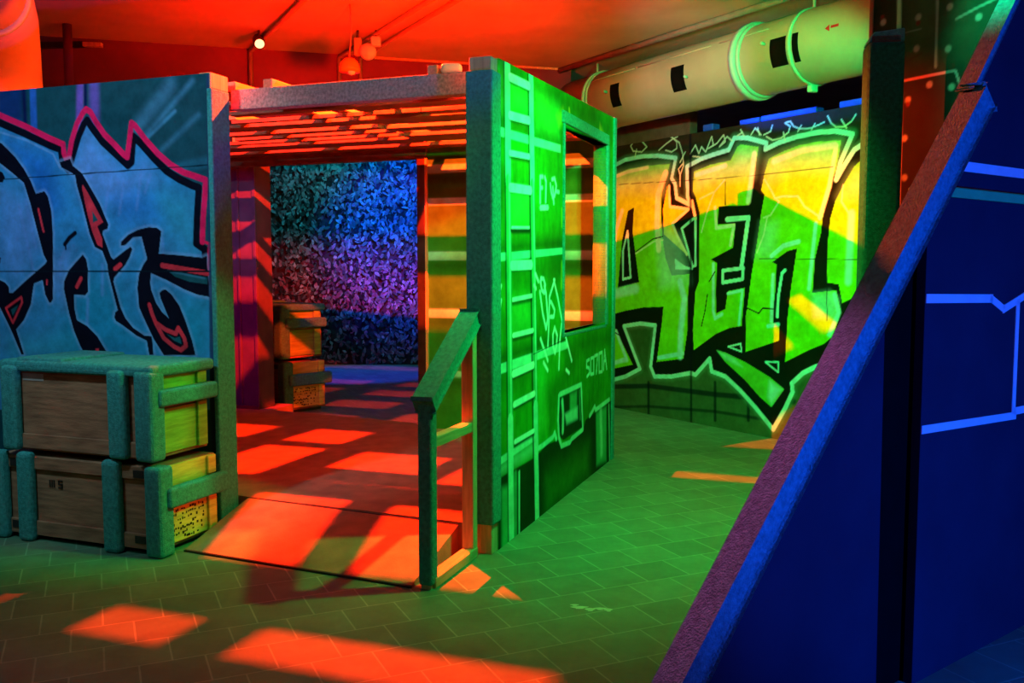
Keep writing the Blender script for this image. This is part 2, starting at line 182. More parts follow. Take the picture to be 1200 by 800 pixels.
ART_RIGHT = [
  ["l","brown",[[-1.263,2.897],[1.118,2.726]],0.05,0.05,0,0.8],
  ["l","brown",[[-1.262,2.778],[1.12,2.628]],0.05,0.05,0,0.8],
  ["l","black",[[-1.249,0.07],[0.574,0.295],[1.512,0.313],[2.437,0.359]],0.02,0.05,0,0.8],
  ["l","black",[[-1.248,-0.168],[0.577,0.082],[1.516,0.15],[2.159,0.157]],0.02,0.03,0,0.7],
  ["l","black",[[0.573,0.331],[0.58,-0.061]],0.015,0.035,0,0.8],
  ["l","black",[[1.509,0.427],[1.518,0.068]],0.015,0.035,0,0.8],
  ["l","black",[[1.921,0.47],[1.93,0.125]],0.015,0.035,0,0.8],
  ["s","dkgreen2",[[0.228,0.87],[0.641,0.892],[0.546,0.399],[0.44,0.389]],0.05,0.6],
  ["l","mintdim",[[-0.447,2.54],[-0.035,2.596],[0.174,2.647],[0.455,2.654],[0.673,2.637],[0.932,2.59],[0.876,2.395],[0.925,2.341],[0.952,2.198],[1.166,2.11],[1.106,2.196],[1.088,2.492],[1.282,2.547],[1.437,2.571],[1.629,2.594],[1.694,2.695],[1.853,2.676],[2.071,2.606],[2.063,2.552],[2.214,2.594],[2.405,2.622],[2.62,2.632],[2.796,2.62],[2.956,2.577],[2.914,2.494],[2.85,2.368],[2.813,2.227],[2.891,2.34],[2.976,2.451],[3.27,2.585],[3.329,0.937],[2.903,0.769],[2.711,0.696],[2.651,0.676],[2.529,0.614],[2.414,0.513],[2.425,0.44],[2.346,0.285],[2.219,0.081],[2.008,0.253],[1.826,0.385],[1.638,0.497],[1.462,0.529],[1.434,0.649],[1.248,0.476],[1.178,0.486],[0.914,0.426],[0.663,0.402],[0.603,0.498],[0.666,0.928],[0.431,0.934],[0.172,0.894],[0.438,0.461],[0.208,0.357],[-0.005,0.299],[-0.423,0.189]],0.05,0.09,1,0.35],
  ["p","blackg",[[-0.447,2.54],[-0.035,2.596],[0.174,2.647],[0.455,2.654],[0.673,2.637],[0.932,2.59],[0.876,2.395],[0.925,2.341],[0.952,2.198],[1.166,2.11],[1.106,2.196],[1.088,2.492],[1.282,2.547],[1.437,2.571],[1.629,2.594],[1.694,2.695],[1.853,2.676],[2.071,2.606],[2.063,2.552],[2.214,2.594],[2.405,2.622],[2.62,2.632],[2.796,2.62],[2.956,2.577],[2.914,2.494],[2.85,2.368],[2.813,2.227],[2.891,2.34],[2.976,2.451],[3.27,2.585],[3.329,0.937],[2.903,0.769],[2.711,0.696],[2.651,0.676],[2.529,0.614],[2.414,0.513],[2.425,0.44],[2.346,0.285],[2.219,0.081],[2.008,0.253],[1.826,0.385],[1.638,0.497],[1.462,0.529],[1.434,0.649],[1.248,0.476],[1.178,0.486],[0.914,0.426],[0.663,0.402],[0.603,0.498],[0.666,0.928],[0.431,0.934],[0.172,0.894],[0.438,0.461],[0.208,0.357],[-0.005,0.299],[-0.423,0.189]],0.004,0],
  ["l","mint",[[-0.447,2.54],[-0.035,2.596],[0.174,2.647],[0.455,2.654],[0.673,2.637],[0.932,2.59],[0.876,2.395],[0.925,2.341],[0.952,2.198],[1.166,2.11],[1.106,2.196],[1.088,2.492],[1.282,2.547],[1.437,2.571],[1.629,2.594],[1.694,2.695],[1.853,2.676],[2.071,2.606],[2.063,2.552],[2.214,2.594],[2.405,2.622],[2.62,2.632],[2.796,2.62],[2.956,2.577],[2.914,2.494],[2.85,2.368],[2.813,2.227],[2.891,2.34],[2.976,2.451],[3.27,2.585],[3.329,0.937],[2.903,0.769],[2.711,0.696],[2.651,0.676],[2.529,0.614],[2.414,0.513],[2.425,0.44],[2.346,0.285],[2.219,0.081],[2.008,0.253],[1.826,0.385],[1.638,0.497],[1.462,0.529],[1.434,0.649],[1.248,0.476],[1.178,0.486],[0.914,0.426],[0.663,0.402],[0.603,0.498],[0.666,0.928],[0.431,0.934],[0.172,0.894],[0.438,0.461],[0.208,0.357],[-0.005,0.299],[-0.423,0.189]],0.0064,0.043199999999999995,1,1],
  ["p","lime",[[-0.447,2.456],[-0.034,2.496],[0.216,2.546],[0.522,2.553],[0.849,2.54],[0.814,2.446],[0.758,2.379],[0.732,2.186],[0.736,1.964],[0.758,1.802],[0.805,1.609],[0.895,1.438],[1.145,1.452],[1.127,1.228],[1.128,0.897],[1.08,0.62],[0.692,0.554],[0.762,0.951],[0.782,1.121],[0.481,1.105],[0.197,1.059],[-0.014,1.014],[-0.431,0.94]],0.004,0],
  ["p","lime",[[-0.431,0.968],[-0.086,0.992],[-0.013,0.912],[0.323,0.495],[-0.006,0.42],[-0.424,0.324]],0.004,0],
  ["p","blackg",[[0.223,2.111],[0.317,2.141],[0.306,2.027],[0.301,1.876],[0.41,1.365],[0.068,1.301],[0.131,1.805]],0.004,0],
  ["l","mint",[[0.219,1.897],[0.275,1.413],[0.151,1.393],[0.146,1.692]],0.004,0.0288,1,1],
  ["p","lime",[[1.182,2.435],[1.4,2.48],[1.653,2.495],[1.733,2.61],[1.773,2.628],[1.985,2.582],[1.915,2.22],[1.889,2.077],[1.514,2.083],[1.507,1.917],[1.73,1.915],[1.704,1.698],[1.427,1.591],[1.504,1.558],[1.5,1.261],[1.51,1.084],[1.623,1.129],[1.651,1.296],[1.858,1.331],[1.826,0.98],[1.68,0.956],[1.509,0.89],[1.22,0.715],[1.204,0.906],[1.23,1.288],[1.274,1.379],[1.271,2.031],[1.21,2.197],[1.175,2.249]],0.004,0],
  ["p","lime",[[2.104,2.466],[2.244,2.51],[2.434,2.548],[2.618,2.555],[2.852,2.542],[2.832,2.421],[2.803,2.301],[2.741,2.146],[2.689,1.918],[2.676,1.799],[2.622,1.587],[2.605,1.301],[2.768,1.319],[2.843,1.327],[2.889,1.174],[2.876,1.09],[2.814,0.939],[2.731,0.876],[2.585,0.816],[2.334,0.692],[2.351,1.081],[2.38,1.34],[2.434,1.676],[2.334,1.656],[2.168,1.562],[2.216,1.539],[2.212,1.33],[2.189,1.149],[2.192,1.029],[2.259,1.009],[2.263,0.875],[1.883,0.748],[1.875,1.076],[1.893,1.169],[1.935,1.463],[1.988,1.73],[2.03,1.994],[2.064,2.157],[2.024,2.197],[2.059,2.344]],0.004,0],
  ["p","lime",[[3.272,2.52],[2.98,2.319],[2.881,2.177],[2.811,2.058],[2.765,1.915],[2.747,1.713],[2.749,1.389],[2.866,1.376],[2.904,1.224],[3.312,1.402]],0.004,0],
  ["p","yel",[[0.816,2.328],[0.857,2.12],[1.132,2.075],[0.909,1.957],[0.928,1.915],[1.1,1.643],[0.776,1.848],[0.759,2.1]],0.004,0],
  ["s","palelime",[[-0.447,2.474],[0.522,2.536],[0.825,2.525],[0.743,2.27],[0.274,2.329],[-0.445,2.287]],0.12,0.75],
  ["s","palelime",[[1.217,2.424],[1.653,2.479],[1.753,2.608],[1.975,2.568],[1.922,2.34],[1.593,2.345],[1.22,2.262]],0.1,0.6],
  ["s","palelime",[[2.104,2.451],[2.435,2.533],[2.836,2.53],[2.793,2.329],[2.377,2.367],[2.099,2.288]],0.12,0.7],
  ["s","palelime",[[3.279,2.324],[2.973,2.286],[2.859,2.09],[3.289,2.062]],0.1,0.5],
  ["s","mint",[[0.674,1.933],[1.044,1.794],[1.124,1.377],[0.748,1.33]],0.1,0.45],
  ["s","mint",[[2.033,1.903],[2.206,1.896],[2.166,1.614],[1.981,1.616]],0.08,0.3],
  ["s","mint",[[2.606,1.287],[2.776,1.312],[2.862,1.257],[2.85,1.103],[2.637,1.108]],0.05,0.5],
  ["l","palem",[[0.126,2.116],[0.031,1.912],[-0.022,1.594]],0.016,0.048,0,1],
  ["l","palem",[[0.789,2.453],[0.681,2.249],[0.673,1.959],[0.703,1.7]],0.024,0.072,0,1],
  ["l","palem",[[-0.447,2.465],[-0.034,2.478],[0.217,2.519],[0.522,2.536]],0.016,0.036,0,1],
  ["l","mint",[[1.017,1.376],[1.08,1.21],[1.038,0.914],[1.032,0.642]],0.032,0.072,0,1],
  ["l","mint",[[0.723,0.6],[1.067,0.67]],0.012,0.042,0,1],
  ["l","mint",[[-0.433,1.15],[0.012,1.236],[0.358,1.297]],0.048,0.096,0,0.78],
  ["l","mint",[[0.046,0.832],[0.219,0.55],[-0.007,0.476]],0.020000000000000004,0.042,0,1],
  ["l","mint",[[-0.272,0.434],[0.233,0.533]],0.016,0.036,0,0.78],
  ["l","palem",[[0.841,2.322],[0.857,2.12],[1.12,2.08],[0.897,1.949],[0.96,1.838],[1.106,1.643]],0.0064,0.03,0,1],
  ["p","dkgreen",[[1.175,1.979],[1.03,1.898],[1.185,1.527],[1.225,1.535],[1.215,1.994]],0.004,0],
  ["l","mint",[[1.175,1.979],[1.03,1.898],[1.185,1.527],[1.225,1.535],[1.215,1.994]],0.0048000000000000004,0.0288,1,1],
  ["l","palem",[[1.165,2.151],[1.215,1.985]],0.008,0.036,0,1],
  ["p","mint",[[0.945,1.595],[0.954,1.502],[1.185,1.502],[1.073,1.527]],0.004,0],
  ["l","mint",[[0.945,1.595],[0.954,1.502],[1.185,1.502],[1.073,1.527]],0.005,0.015,1,1],
  ["l","mint",[[1.624,1.959],[1.882,1.963],[1.812,1.525]],0.0048000000000000004,0.048,0,1],
  ["p","blackg",[[1.571,1.494],[1.833,1.517],[1.826,1.401],[1.585,1.367]],0.004,0],
  ["l","mint",[[1.582,1.486],[1.833,1.51],[1.825,1.409],[1.585,1.375]],0.004,0.036,1,1],
  ["l","palem",[[1.47,2.077],[1.491,1.885],[1.709,1.901],[1.672,1.722]],0.009600000000000001,0.0336,0,1],
  ["l","mint",[[1.461,1.55],[1.471,1.099],[1.495,1.035],[1.581,1.079]],0.012,0.0336,0,1],
  ["l","mint",[[1.651,1.273],[1.828,1.308],[1.795,0.994]],0.009600000000000001,0.0288,0,1],
  ["l","palem",[[1.937,2.527],[1.904,2.266],[1.878,2.108]],0.024,0.054,0,1],
  ["l","palem",[[1.217,2.4],[1.59,2.454]],0.024,0.042,0,0.9099999999999999],
  ["l","mint",[[2.311,1.491],[2.279,1.465],[2.243,1.256],[2.238,1.083]],0.0048000000000000004,0.0312,0,1],
  ["l","mint",[[2.157,1.614],[2.286,1.701],[2.45,1.734]],0.009600000000000001,0.0408,0,1],
  ["l","mint",[[2.622,1.879],[2.569,1.336]],0.016,0.036,0,1],
  ["l","palem",[[2.162,2.438],[2.462,2.502],[2.788,2.508]],0.024,0.054,0,1],
  ["l","palem",[[2.804,2.5],[2.748,2.18],[2.663,1.927]],0.0144,0.042,0,1],
  ["l","mint",[[2.18,1.449],[2.173,1.043]],0.016,0.036,0,1],
  ["l","mint",[[2.136,0.996],[2.25,1.016]],0.012,0.036,0,1],
  ["l","mint",[[2.969,1.947],[2.955,1.398]],0.032,0.06,0,0.78],
  ["l","mint",[[2.827,1.292],[2.874,1.146],[2.788,0.958]],0.020000000000000004,0.042,0,0.9099999999999999],
  ["p","lime2",[[1.518,0.737],[1.633,0.722],[1.876,0.654],[2.172,0.542],[2.332,0.452],[2.194,0.277],[2.055,0.356],[1.88,0.489],[1.635,0.633]],0.004,0],
  ["s","mint",[[2.168,0.511],[2.304,0.449],[2.194,0.307],[2.153,0.364]],0.03,0.8],
  ["s","mint",[[1.535,0.73],[1.74,0.682],[1.846,0.604],[1.634,0.657]],0.02,0.5],
  ["l","mint",[[1.669,0.78],[1.82,0.818],[1.832,0.745]],0.004,0.018,1,1],
  ["l","mint",[[2.115,0.674],[2.259,0.686],[2.262,0.596]],0.004,0.018,1,1],
  ["l","black",[[0.352,1.68],[0.612,1.806],[0.764,1.827]],0.004,0.012,0,1],
  ["l","black",[[1.409,1.381],[1.484,1.478]],0.004,0.012,0,1],
  ["l","black",[[1.318,0.953],[1.36,1.095],[1.39,1.259]],0.004,0.012,0,1],
  ["l","black",[[1.893,1.146],[2.025,1.105],[2.073,1.153],[2.189,1.149]],0.004,0.012,0,1],
  ["l","black",[[0.017,0.821],[0.131,0.782]],0.004,0.012,0,1],
  ["l","black",[[1.594,2.305],[1.599,2.094]],0.004,0.012,0,1],
  ["l","palem",[[0.352,1.662],[0.625,1.779],[0.764,1.793]],0.006,0.016,0,0.8],
  ["l","palem",[[2.061,2.291],[2.15,2.173],[2.18,2.119],[2.274,2.128],[2.429,2.118],[2.503,2.027],[2.672,1.926]],0.006,0.016,0,0.8],
  ["l","palem",[[1.583,2.322],[1.456,2.221],[1.361,2.027],[1.298,1.852]],0.006,0.016,0,0.8],
  ["l","palem",[[1.268,2.169],[1.445,2.222]],0.006,0.016,0,0.8],
  ["l","palem",[[2.18,2.119],[2.228,2.087],[2.137,1.973],[2.06,1.954]],0.006,0.016,0,0.8],
  ["l","palem",[[2.099,1.953],[2.065,1.804],[1.99,1.647]],0.006,0.016,0,0.8],
  ["l","palem",[[2.881,2.177],[2.869,2.048],[2.987,1.891]],0.006,0.016,0,0.8],
  ["l","palem",[[-0.3,2.841],[-0.039,2.857],[0.101,2.877],[0.266,2.867],[0.426,2.813],[0.506,2.744],[0.428,2.7],[0.295,2.723],[0.254,2.78],[0.333,2.841],[0.49,2.875],[0.656,2.88],[0.843,2.824],[0.941,2.746],[0.943,2.68],[0.871,2.654],[0.785,2.68]],0.005,0.014,0,0.75],
  ["l","palem",[[0.685,2.69],[0.784,2.739],[0.881,2.778],[0.952,2.794]],0.005,0.014,0,0.75],
  ["l","palem",[[0.856,2.806],[0.977,2.734],[1.027,2.621],[1.041,2.505],[0.996,2.418],[0.971,2.478],[1.029,2.523]],0.005,0.014,0,0.75],
  ["l","palem",[[0.996,2.418],[0.998,2.311]],0.005,0.014,0,0.75],
  ["l","palem",[[1.062,2.634],[0.993,2.542]],0.005,0.014,0,0.75],
  ["l","palem",[[0.348,2.735],[0.323,2.659]],0.005,0.014,0,0.75],
  ["l","palem",[[0.101,2.922],[0.144,2.828]],0.005,0.014,0,0.75],
  ["l","palem",[[0.669,2.904],[0.632,2.824]],0.005,0.014,0,0.75],
  ["l","palem",[[1.132,2.61],[1.2,2.684],[1.247,2.599],[1.28,2.659],[1.337,2.605],[1.411,2.74],[1.435,2.658],[1.369,2.634],[1.478,2.669],[1.562,2.738],[1.585,2.673],[1.511,2.634],[1.605,2.717],[1.669,2.671]],0.005,0.014,0,0.75],
  ["l","palem",[[1.791,2.733],[1.73,2.71]],0.005,0.014,0,0.75],
  ["l","palem",[[1.77,2.758],[1.812,2.7]],0.005,0.014,0,0.75],
  ["l","palem",[[1.893,2.698],[1.941,2.752],[2.011,2.684]],0.005,0.014,0,0.75],
  ["l","palem",[[1.97,2.749],[1.992,2.686]],0.005,0.014,0,0.75],
  ["l","palem",[[2.04,2.68],[2.117,2.701],[2.134,2.75]],0.005,0.014,0,0.75],
  ["l","palem",[[2.07,2.662],[2.138,2.625],[2.231,2.628],[2.313,2.669],[2.33,2.718],[2.274,2.754],[2.329,2.761],[2.367,2.713],[2.439,2.682],[2.545,2.676],[2.63,2.693],[2.681,2.708]],0.005,0.014,0,0.75],
  ["l","palem",[[2.413,2.664],[2.447,2.71]],0.005,0.014,0,0.75],
  ["l","palem",[[2.554,2.661],[2.587,2.706]],0.005,0.014,0,0.75],
  ["l","palem",[[2.713,2.752],[2.748,2.692],[2.799,2.651],[2.881,2.648],[2.944,2.68],[2.982,2.728]],0.005,0.014,0,0.75],
  ["l","palem",[[2.847,2.706],[2.898,2.632]],0.005,0.014,0,0.75],
  ["l","palem",[[2.258,2.676],[2.278,2.608]],0.005,0.014,0,0.75],
  ["l","palem",[[1.168,2.583],[1.259,2.565]],0.005,0.014,0,0.75],
  ["l","seam",[[-1.261,2.449],[1.173,2.355],[1.593,2.341],[2.06,2.336],[2.777,2.337]],0.002,0.006,0,0.8],
  ["l","seam",[[2.021,1.593],[2.776,1.582],[3.077,1.576]],0.002,0.006,0,0.8],
  ["l","seam",[[2.743,1.579],[2.759,1.077]],0.002,0.008,0,0.8],
  ["l","black",[[1.125,2.936],[1.201,-0.043]],0.015,0.03,0,0.8],
]
ART_RIVET = [
  ["s","rv2",[[0.18,3.006],[0.766,2.85],[0.481,2.561],[0.197,2.574]],0.2,0.8],  # green light at the top and shade lower down, put into the paint
  ["s","rv3",[[0.203,2.401],[0.486,2.437],[0.468,1.776],[0.201,1.789]],0.15,0.7],
  ["s","rv2",[[0.305,2.931],[0.345,2.504],[0.248,2.522],[0.232,2.95]],0.08,0.6],
  ["l","rdark",[[0.187,2.554],[0.294,2.589]],0.01,0.01,0,0.6],  # painted line along the edge of the green light
  ["l","rmint",[[-0.03,3.106],[-0.004,2.479]],0.005,0.014,0,1],
  ["l","rmintb",[[0.151,3.057],[0.161,2.451]],0.006,0.026,0,1],
  ["l","rdark",[[0.161,2.451],[0.167,1.747]],0.006,0.026,0,1],
  ["l","rgrey",[[0.186,2.464],[0.193,1.745]],0.005,0.014,0,1],
  ["l","rgrey",[[0.088,2.485],[0.181,2.461]],0.005,0.016,0,1],
  ["l","rmint",[[0.37,2.996],[0.376,2.507]],0.005,0.016,0,1],
  ["l","rgrey",[[0.196,2.467],[0.347,2.47],[0.485,2.466],[0.505,2.409]],0.004,0.013,0,1],
  ["l","rmint",[[0.479,2.716],[0.584,2.744],[0.696,2.768]],0.006,0.013,0,1],
  ["l","rmint",[[0.289,2.709],[0.191,2.713]],0.004,0.006,0,0.5],
  ["d","rdot",[[0.061,2.793]],0.012,0.017],
  ["d","rdot",[[0.268,2.772]],0.012,0.017],
  ["d","rdot",[[0.264,2.617]],0.012,0.017],
  ["d","rdot",[[0.441,2.782]],0.012,0.017],
  ["d","rdot",[[0.44,2.581]],0.012,0.017],
  ["d","rdot",[[0.344,2.424]],0.012,0.017],
  ["d","rdot",[[0.224,2.367]],0.012,0.017],
  ["d","rdot",[[0.212,2.174]],0.012,0.017],
  ["d","rdot",[[0.219,1.972]],0.012,0.017],
  ["d","rdot",[[0.466,2.392]],0.012,0.017],
  ["d","rdot",[[0.594,2.698]],0.012,0.017],
  ["d","rbrown",[[0.269,2.743]],0.01,0.012],
  ["d","rbrown",[[0.055,2.821]],0.01,0.012],
  ["d","rbrown",[[0.225,2.345]],0.01,0.012],
]

# ------------------------------------------------------------------ materials
def lin(c):
    c = c / 255.0
    return c / 12.92 if c <= 0.04045 else ((c + 0.055) / 1.055) ** 2.4
def rgb(r, g, b): return (lin(r), lin(g), lin(b), 1.0)

def mat(name, col, rough=0.7, var=0.25, scale=12.0, bump=0.0, bscale=60.0, metal=0.0, spec=0.3, stretch=None, col2=None):
    m = bpy.data.materials.new(name); m.use_nodes = True
    nt = m.node_tree; n = nt.nodes; l = nt.links
    b = n['Principled BSDF']; b.inputs['Roughness'].default_value = rough
    b.inputs['Metallic'].default_value = metal; b.inputs['Specular IOR Level'].default_value = spec
    tc = n.new('ShaderNodeTexCoord'); mp = n.new('ShaderNodeMapping')
    l.new(tc.outputs['Object'], mp.inputs['Vector'])
    if stretch: mp.inputs['Scale'].default_value = stretch
    nz = n.new('ShaderNodeTexNoise'); nz.inputs['Scale'].default_value = scale; nz.inputs['Detail'].default_value = 6
    l.new(mp.outputs['Vector'], nz.inputs['Vector'])
    rp = n.new('ShaderNodeValToRGB'); rp.color_ramp.elements[0].position = 0.3; rp.color_ramp.elements[1].position = 0.7
    lo = tuple(c * (1 - var) for c in col[:3]) + (1,); hi = tuple(min(1, c * (1 + var)) for c in col[:3]) + (1,)
    rp.color_ramp.elements[0].color = lo; rp.color_ramp.elements[1].color = col2 if col2 else hi
    l.new(nz.outputs['Fac'], rp.inputs['Fac']); l.new(rp.outputs['Color'], b.inputs['Base Color'])
    if bump:
        nb = n.new('ShaderNodeTexNoise'); nb.inputs['Scale'].default_value = bscale; nb.inputs['Detail'].default_value = 4
        l.new(mp.outputs['Vector'], nb.inputs['Vector'])
        bp = n.new('ShaderNodeBump'); bp.inputs['Strength'].default_value = bump; bp.inputs['Distance'].default_value = 0.01
        l.new(nb.outputs['Fac'], bp.inputs['Height']); l.new(bp.outputs['Normal'], b.inputs['Normal'])
    return m

def paint_mat(name, attr='paint', var=0.2, rough=0.75):
    m = bpy.data.materials.new(name); m.use_nodes = True
    nt = m.node_tree; n = nt.nodes; l = nt.links; b = n['Principled BSDF']
    b.inputs['Roughness'].default_value = rough; b.inputs['Specular IOR Level'].default_value = 0.04
    a = n.new('ShaderNodeAttribute'); a.attribute_name = attr
    tc = n.new('ShaderNodeTexCoord'); nz = n.new('ShaderNodeTexNoise'); nz.inputs['Scale'].default_value = 9; nz.inputs['Detail'].default_value = 8
    nz.inputs['Roughness'].default_value = 0.7
    l.new(tc.outputs['Object'], nz.inputs['Vector'])
    mr = n.new('ShaderNodeMapRange'); mr.inputs['From Min'].default_value = 0.3; mr.inputs['From Max'].default_value = 0.7
    mr.inputs['To Min'].default_value = 1 - var; mr.inputs['To Max'].default_value = 1 + var
    l.new(nz.outputs['Fac'], mr.inputs['Value'])
    mx = n.new('ShaderNodeVectorMath'); mx.operation = 'SCALE'
    l.new(a.outputs['Color'], mx.inputs[0]); l.new(mr.outputs['Result'], mx.inputs['Scale'])
    l.new(mx.outputs['Vector'], b.inputs['Base Color'])
    return m

def tile_mat():
    m = bpy.data.materials.new('floor_tile'); m.use_nodes = True
    nt = m.node_tree; n = nt.nodes; l = nt.links; b = n['Principled BSDF']
    tc = n.new('ShaderNodeTexCoord'); mp = n.new('ShaderNodeMapping'); mp.vector_type = 'POINT'
    mp.inputs['Rotation'].default_value = (0, 0, -R(24.5))
    mp.inputs['Location'].default_value = (0.006, -0.02, 0)
    l.new(tc.outputs['Object'], mp.inputs['Vector'])
    br = n.new('ShaderNodeTexBrick'); br.offset = 0.5; br.squash = 1
    br.inputs['Scale'].default_value = 1.0; br.inputs['Brick Width'].default_value = 0.24; br.inputs['Row Height'].default_value = 0.243
    br.inputs['Mortar Size'].default_value = 0.0042; br.inputs['Mortar Smooth'].default_value = 0.3; br.inputs['Bias'].default_value = 0.0
    br.inputs['Color1'].default_value = rgb(86, 132, 106); br.inputs['Color2'].default_value = rgb(74, 116, 94); br.inputs['Mortar'].default_value = rgb(112, 160, 132)
    l.new(mp.outputs['Vector'], br.inputs['Vector'])
    nz = n.new('ShaderNodeTexNoise'); nz.inputs['Scale'].default_value = 5; nz.inputs['Detail'].default_value = 8; nz.inputs['Roughness'].default_value = 0.65
    l.new(tc.outputs['Object'], nz.inputs['Vector'])
    mr = n.new('ShaderNodeMapRange'); mr.inputs['From Min'].default_value = 0.3; mr.inputs['From Max'].default_value = 0.7
    mr.inputs['To Min'].default_value = 0.78; mr.inputs['To Max'].default_value = 1.18
    l.new(nz.outputs['Fac'], mr.inputs['Value'])
    mx = n.new('ShaderNodeVectorMath'); mx.operation = 'SCALE'
    l.new(br.outputs['Color'], mx.inputs[0]); l.new(mr.outputs['Result'], mx.inputs['Scale'])
    l.new(mx.outputs['Vector'], b.inputs['Base Color'])
    b.inputs['Roughness'].default_value = 0.62; b.inputs['Specular IOR Level'].default_value = 0.3
    bp = n.new('ShaderNodeBump'); bp.inputs['Strength'].default_value = 0.25; bp.inputs['Distance'].default_value = 0.004; bp.invert = True
    l.new(br.outputs['Fac'], bp.inputs['Height']); l.new(bp.outputs['Normal'], b.inputs['Normal'])
    return m

M = {}
M['tile'] = tile_mat()
M['carpet'] = mat('padding_carpet', rgb(62, 150, 152), 0.95, 0.28, 55, 0.8, 160, spec=0.05)
M['carpet_dark'] = mat('dark_padding_carpet', rgb(30, 104, 84), 0.95, 0.3, 55, 0.8, 160, spec=0.05)
M['wood'] = mat('bare_pine', rgb(200, 165, 125), 0.7, 0.2, 6, 0.15, 40, stretch=(12, 12, 1))
M['wood_h'] = mat('bare_pine_board', rgb(195, 160, 120), 0.7, 0.2, 6, 0.15, 40, stretch=(1, 12, 12))
M['crate'] = mat('crate_plywood', rgb(150, 105, 82), 0.75, 0.35, 5, 0.25, 30, stretch=(2, 1, 8))
M['crate_y'] = mat('crate_end_wood', rgb(205, 190, 90), 0.75, 0.3, 5, 0.25, 30, stretch=(1, 2, 8))
M['crate_greenlit'] = mat('crate_end_greenlit', rgb(120, 175, 70), 0.75, 0.3, 5, 0.2, 30, stretch=(1, 2, 8))  # end wood tinted green for the light that falls on it
M['ink'] = mat('stencil_ink', rgb(40, 34, 28), 0.8)
M['paper'] = mat('paper_label', rgb(165, 150, 150), 0.8, 0.15)
M['iron'] = mat('dark_iron', rgb(50, 45, 45), 0.5, 0.3, metal=0.4)
M['beam'] = mat('grey_padding', rgb(165, 168, 160), 0.95, 0.35, 60, 0.6, 150, spec=0.05)
M['dark_wood'] = mat('dark_stained_wood', rgb(95, 70, 62), 0.8, 0.3, 8, 0.2, 40)
M['slat'] = mat('roof_slat', rgb(120, 90, 78), 0.8, 0.25, 8, 0.2, 40)
M['concrete'] = mat('grey_board_floor', rgb(132, 120, 98), 0.85, 0.2, 7, 0.25, 120)
M['ceiling'] = mat('ceiling_plaster', rgb(190, 165, 140), 0.9, 0.12, 2.2, 0.1, 25)
M['soffit'] = mat('ceiling_beam', rgb(105, 48, 78), 0.9, 0.15, 2.5)
M['wall_dark'] = mat('dark_wall', rgb(48, 42, 44), 0.9, 0.2, 3)
M['duct'] = mat('duct_cream_paint', rgb(158, 154, 130), 0.55, 0.1, 2.5, 0.1, 9)
M['duct_band'] = mat('duct_band', rgb(150, 205, 180), 0.5, 0.1)
M['black'] = mat('black_void', rgb(8, 9, 9), 0.9, 0.2, spec=0.05)
M['board'] = mat('barricade_board', rgb(38, 42, 60), 0.9, 0.12, 3, 0.08, 30, spec=0.03)
M['tape'] = mat('white_tape', rgb(215, 220, 225), 0.6, 0.05)
M['white'] = mat('white_plastic', rgb(225, 225, 215), 0.4, 0.05)
M['orange'] = mat('orange_plastic', rgb(235, 130, 40), 0.4, 0.05)
M['cable'] = mat('grey_conduit', rgb(120, 105, 95), 0.7, 0.15)
M['purple'] = mat('purple_grey_panel', rgb(84, 74, 98), 0.8, 0.25, 5)
M['red_sticker'] = mat('red_sticker', rgb(220, 20, 20), 0.6, 0.05)
M['sidepaint'] = mat('side_wall_green', rgb(120, 175, 60), 0.75, 0.2)
M['block_bluelit'] = mat('blue_lit_block', rgb(40, 80, 215), 0.6, 0.15)  # blue light on the wall-top blocks put into their colour
M['ledge_greenlit'] = mat('green_lit_ledge', rgb(60, 200, 110), 0.7, 0.1)  # colour carries the green light along the ledge
M['paint'] = paint_mat('spray_paint')
M['paint_soft'] = paint_mat('stage_paint', var=0.3)
def glow(name, col, s):
    m = bpy.data.materials.new(name); m.use_nodes = True
    b = m.node_tree.nodes['Principled BSDF']; b.inputs['Base Color'].default_value = col
    b.inputs['Emission Color'].default_value = col; b.inputs['Emission Strength'].default_value = s
    return m
M['lens_on'] = glow('lit_lamp_lens', (1.0, 0.75, 0.35, 1), 1.6)

def leaf_mat():
    m = bpy.data.materials.new('net_scrap'); m.use_nodes = True
    nt = m.node_tree; n = nt.nodes; l = nt.links; b = n['Principled BSDF']
    a = n.new('ShaderNodeAttribute'); a.attribute_name = 'paint'
    l.new(a.outputs['Color'], b.inputs['Base Color']); b.inputs['Roughness'].default_value = 0.8; b.inputs['Specular IOR Level'].default_value = 0.1
    return m
M['leaf'] = leaf_mat()

# ------------------------------------------------------------------ mesh helpers
def box(bm, x0, x1, y0, y1, z0, z1, bev=0.0, seg=1, mi=0, mtx=None):
    r = bmesh.ops.create_cube(bm, size=1.0)
    vs = r['verts']
    for v in vs:
        v.co = Vector(((x0 + x1) / 2 + v.co.x * (x1 - x0), (y0 + y1) / 2 + v.co.y * (y1 - y0), (z0 + z1) / 2 + v.co.z * (z1 - z0)))
        if mtx is not None: v.co = mtx @ v.co
    fs = set(f for v in vs for f in v.link_faces)
    for f in fs: f.material_index = mi
    if bev > 0:
        es = list(set(e for v in vs for e in v.link_edges))
        g = bmesh.ops.bevel(bm, geom=es, offset=bev, segments=seg, profile=0.5, affect='EDGES')
        for f in g['faces']: f.material_index = mi

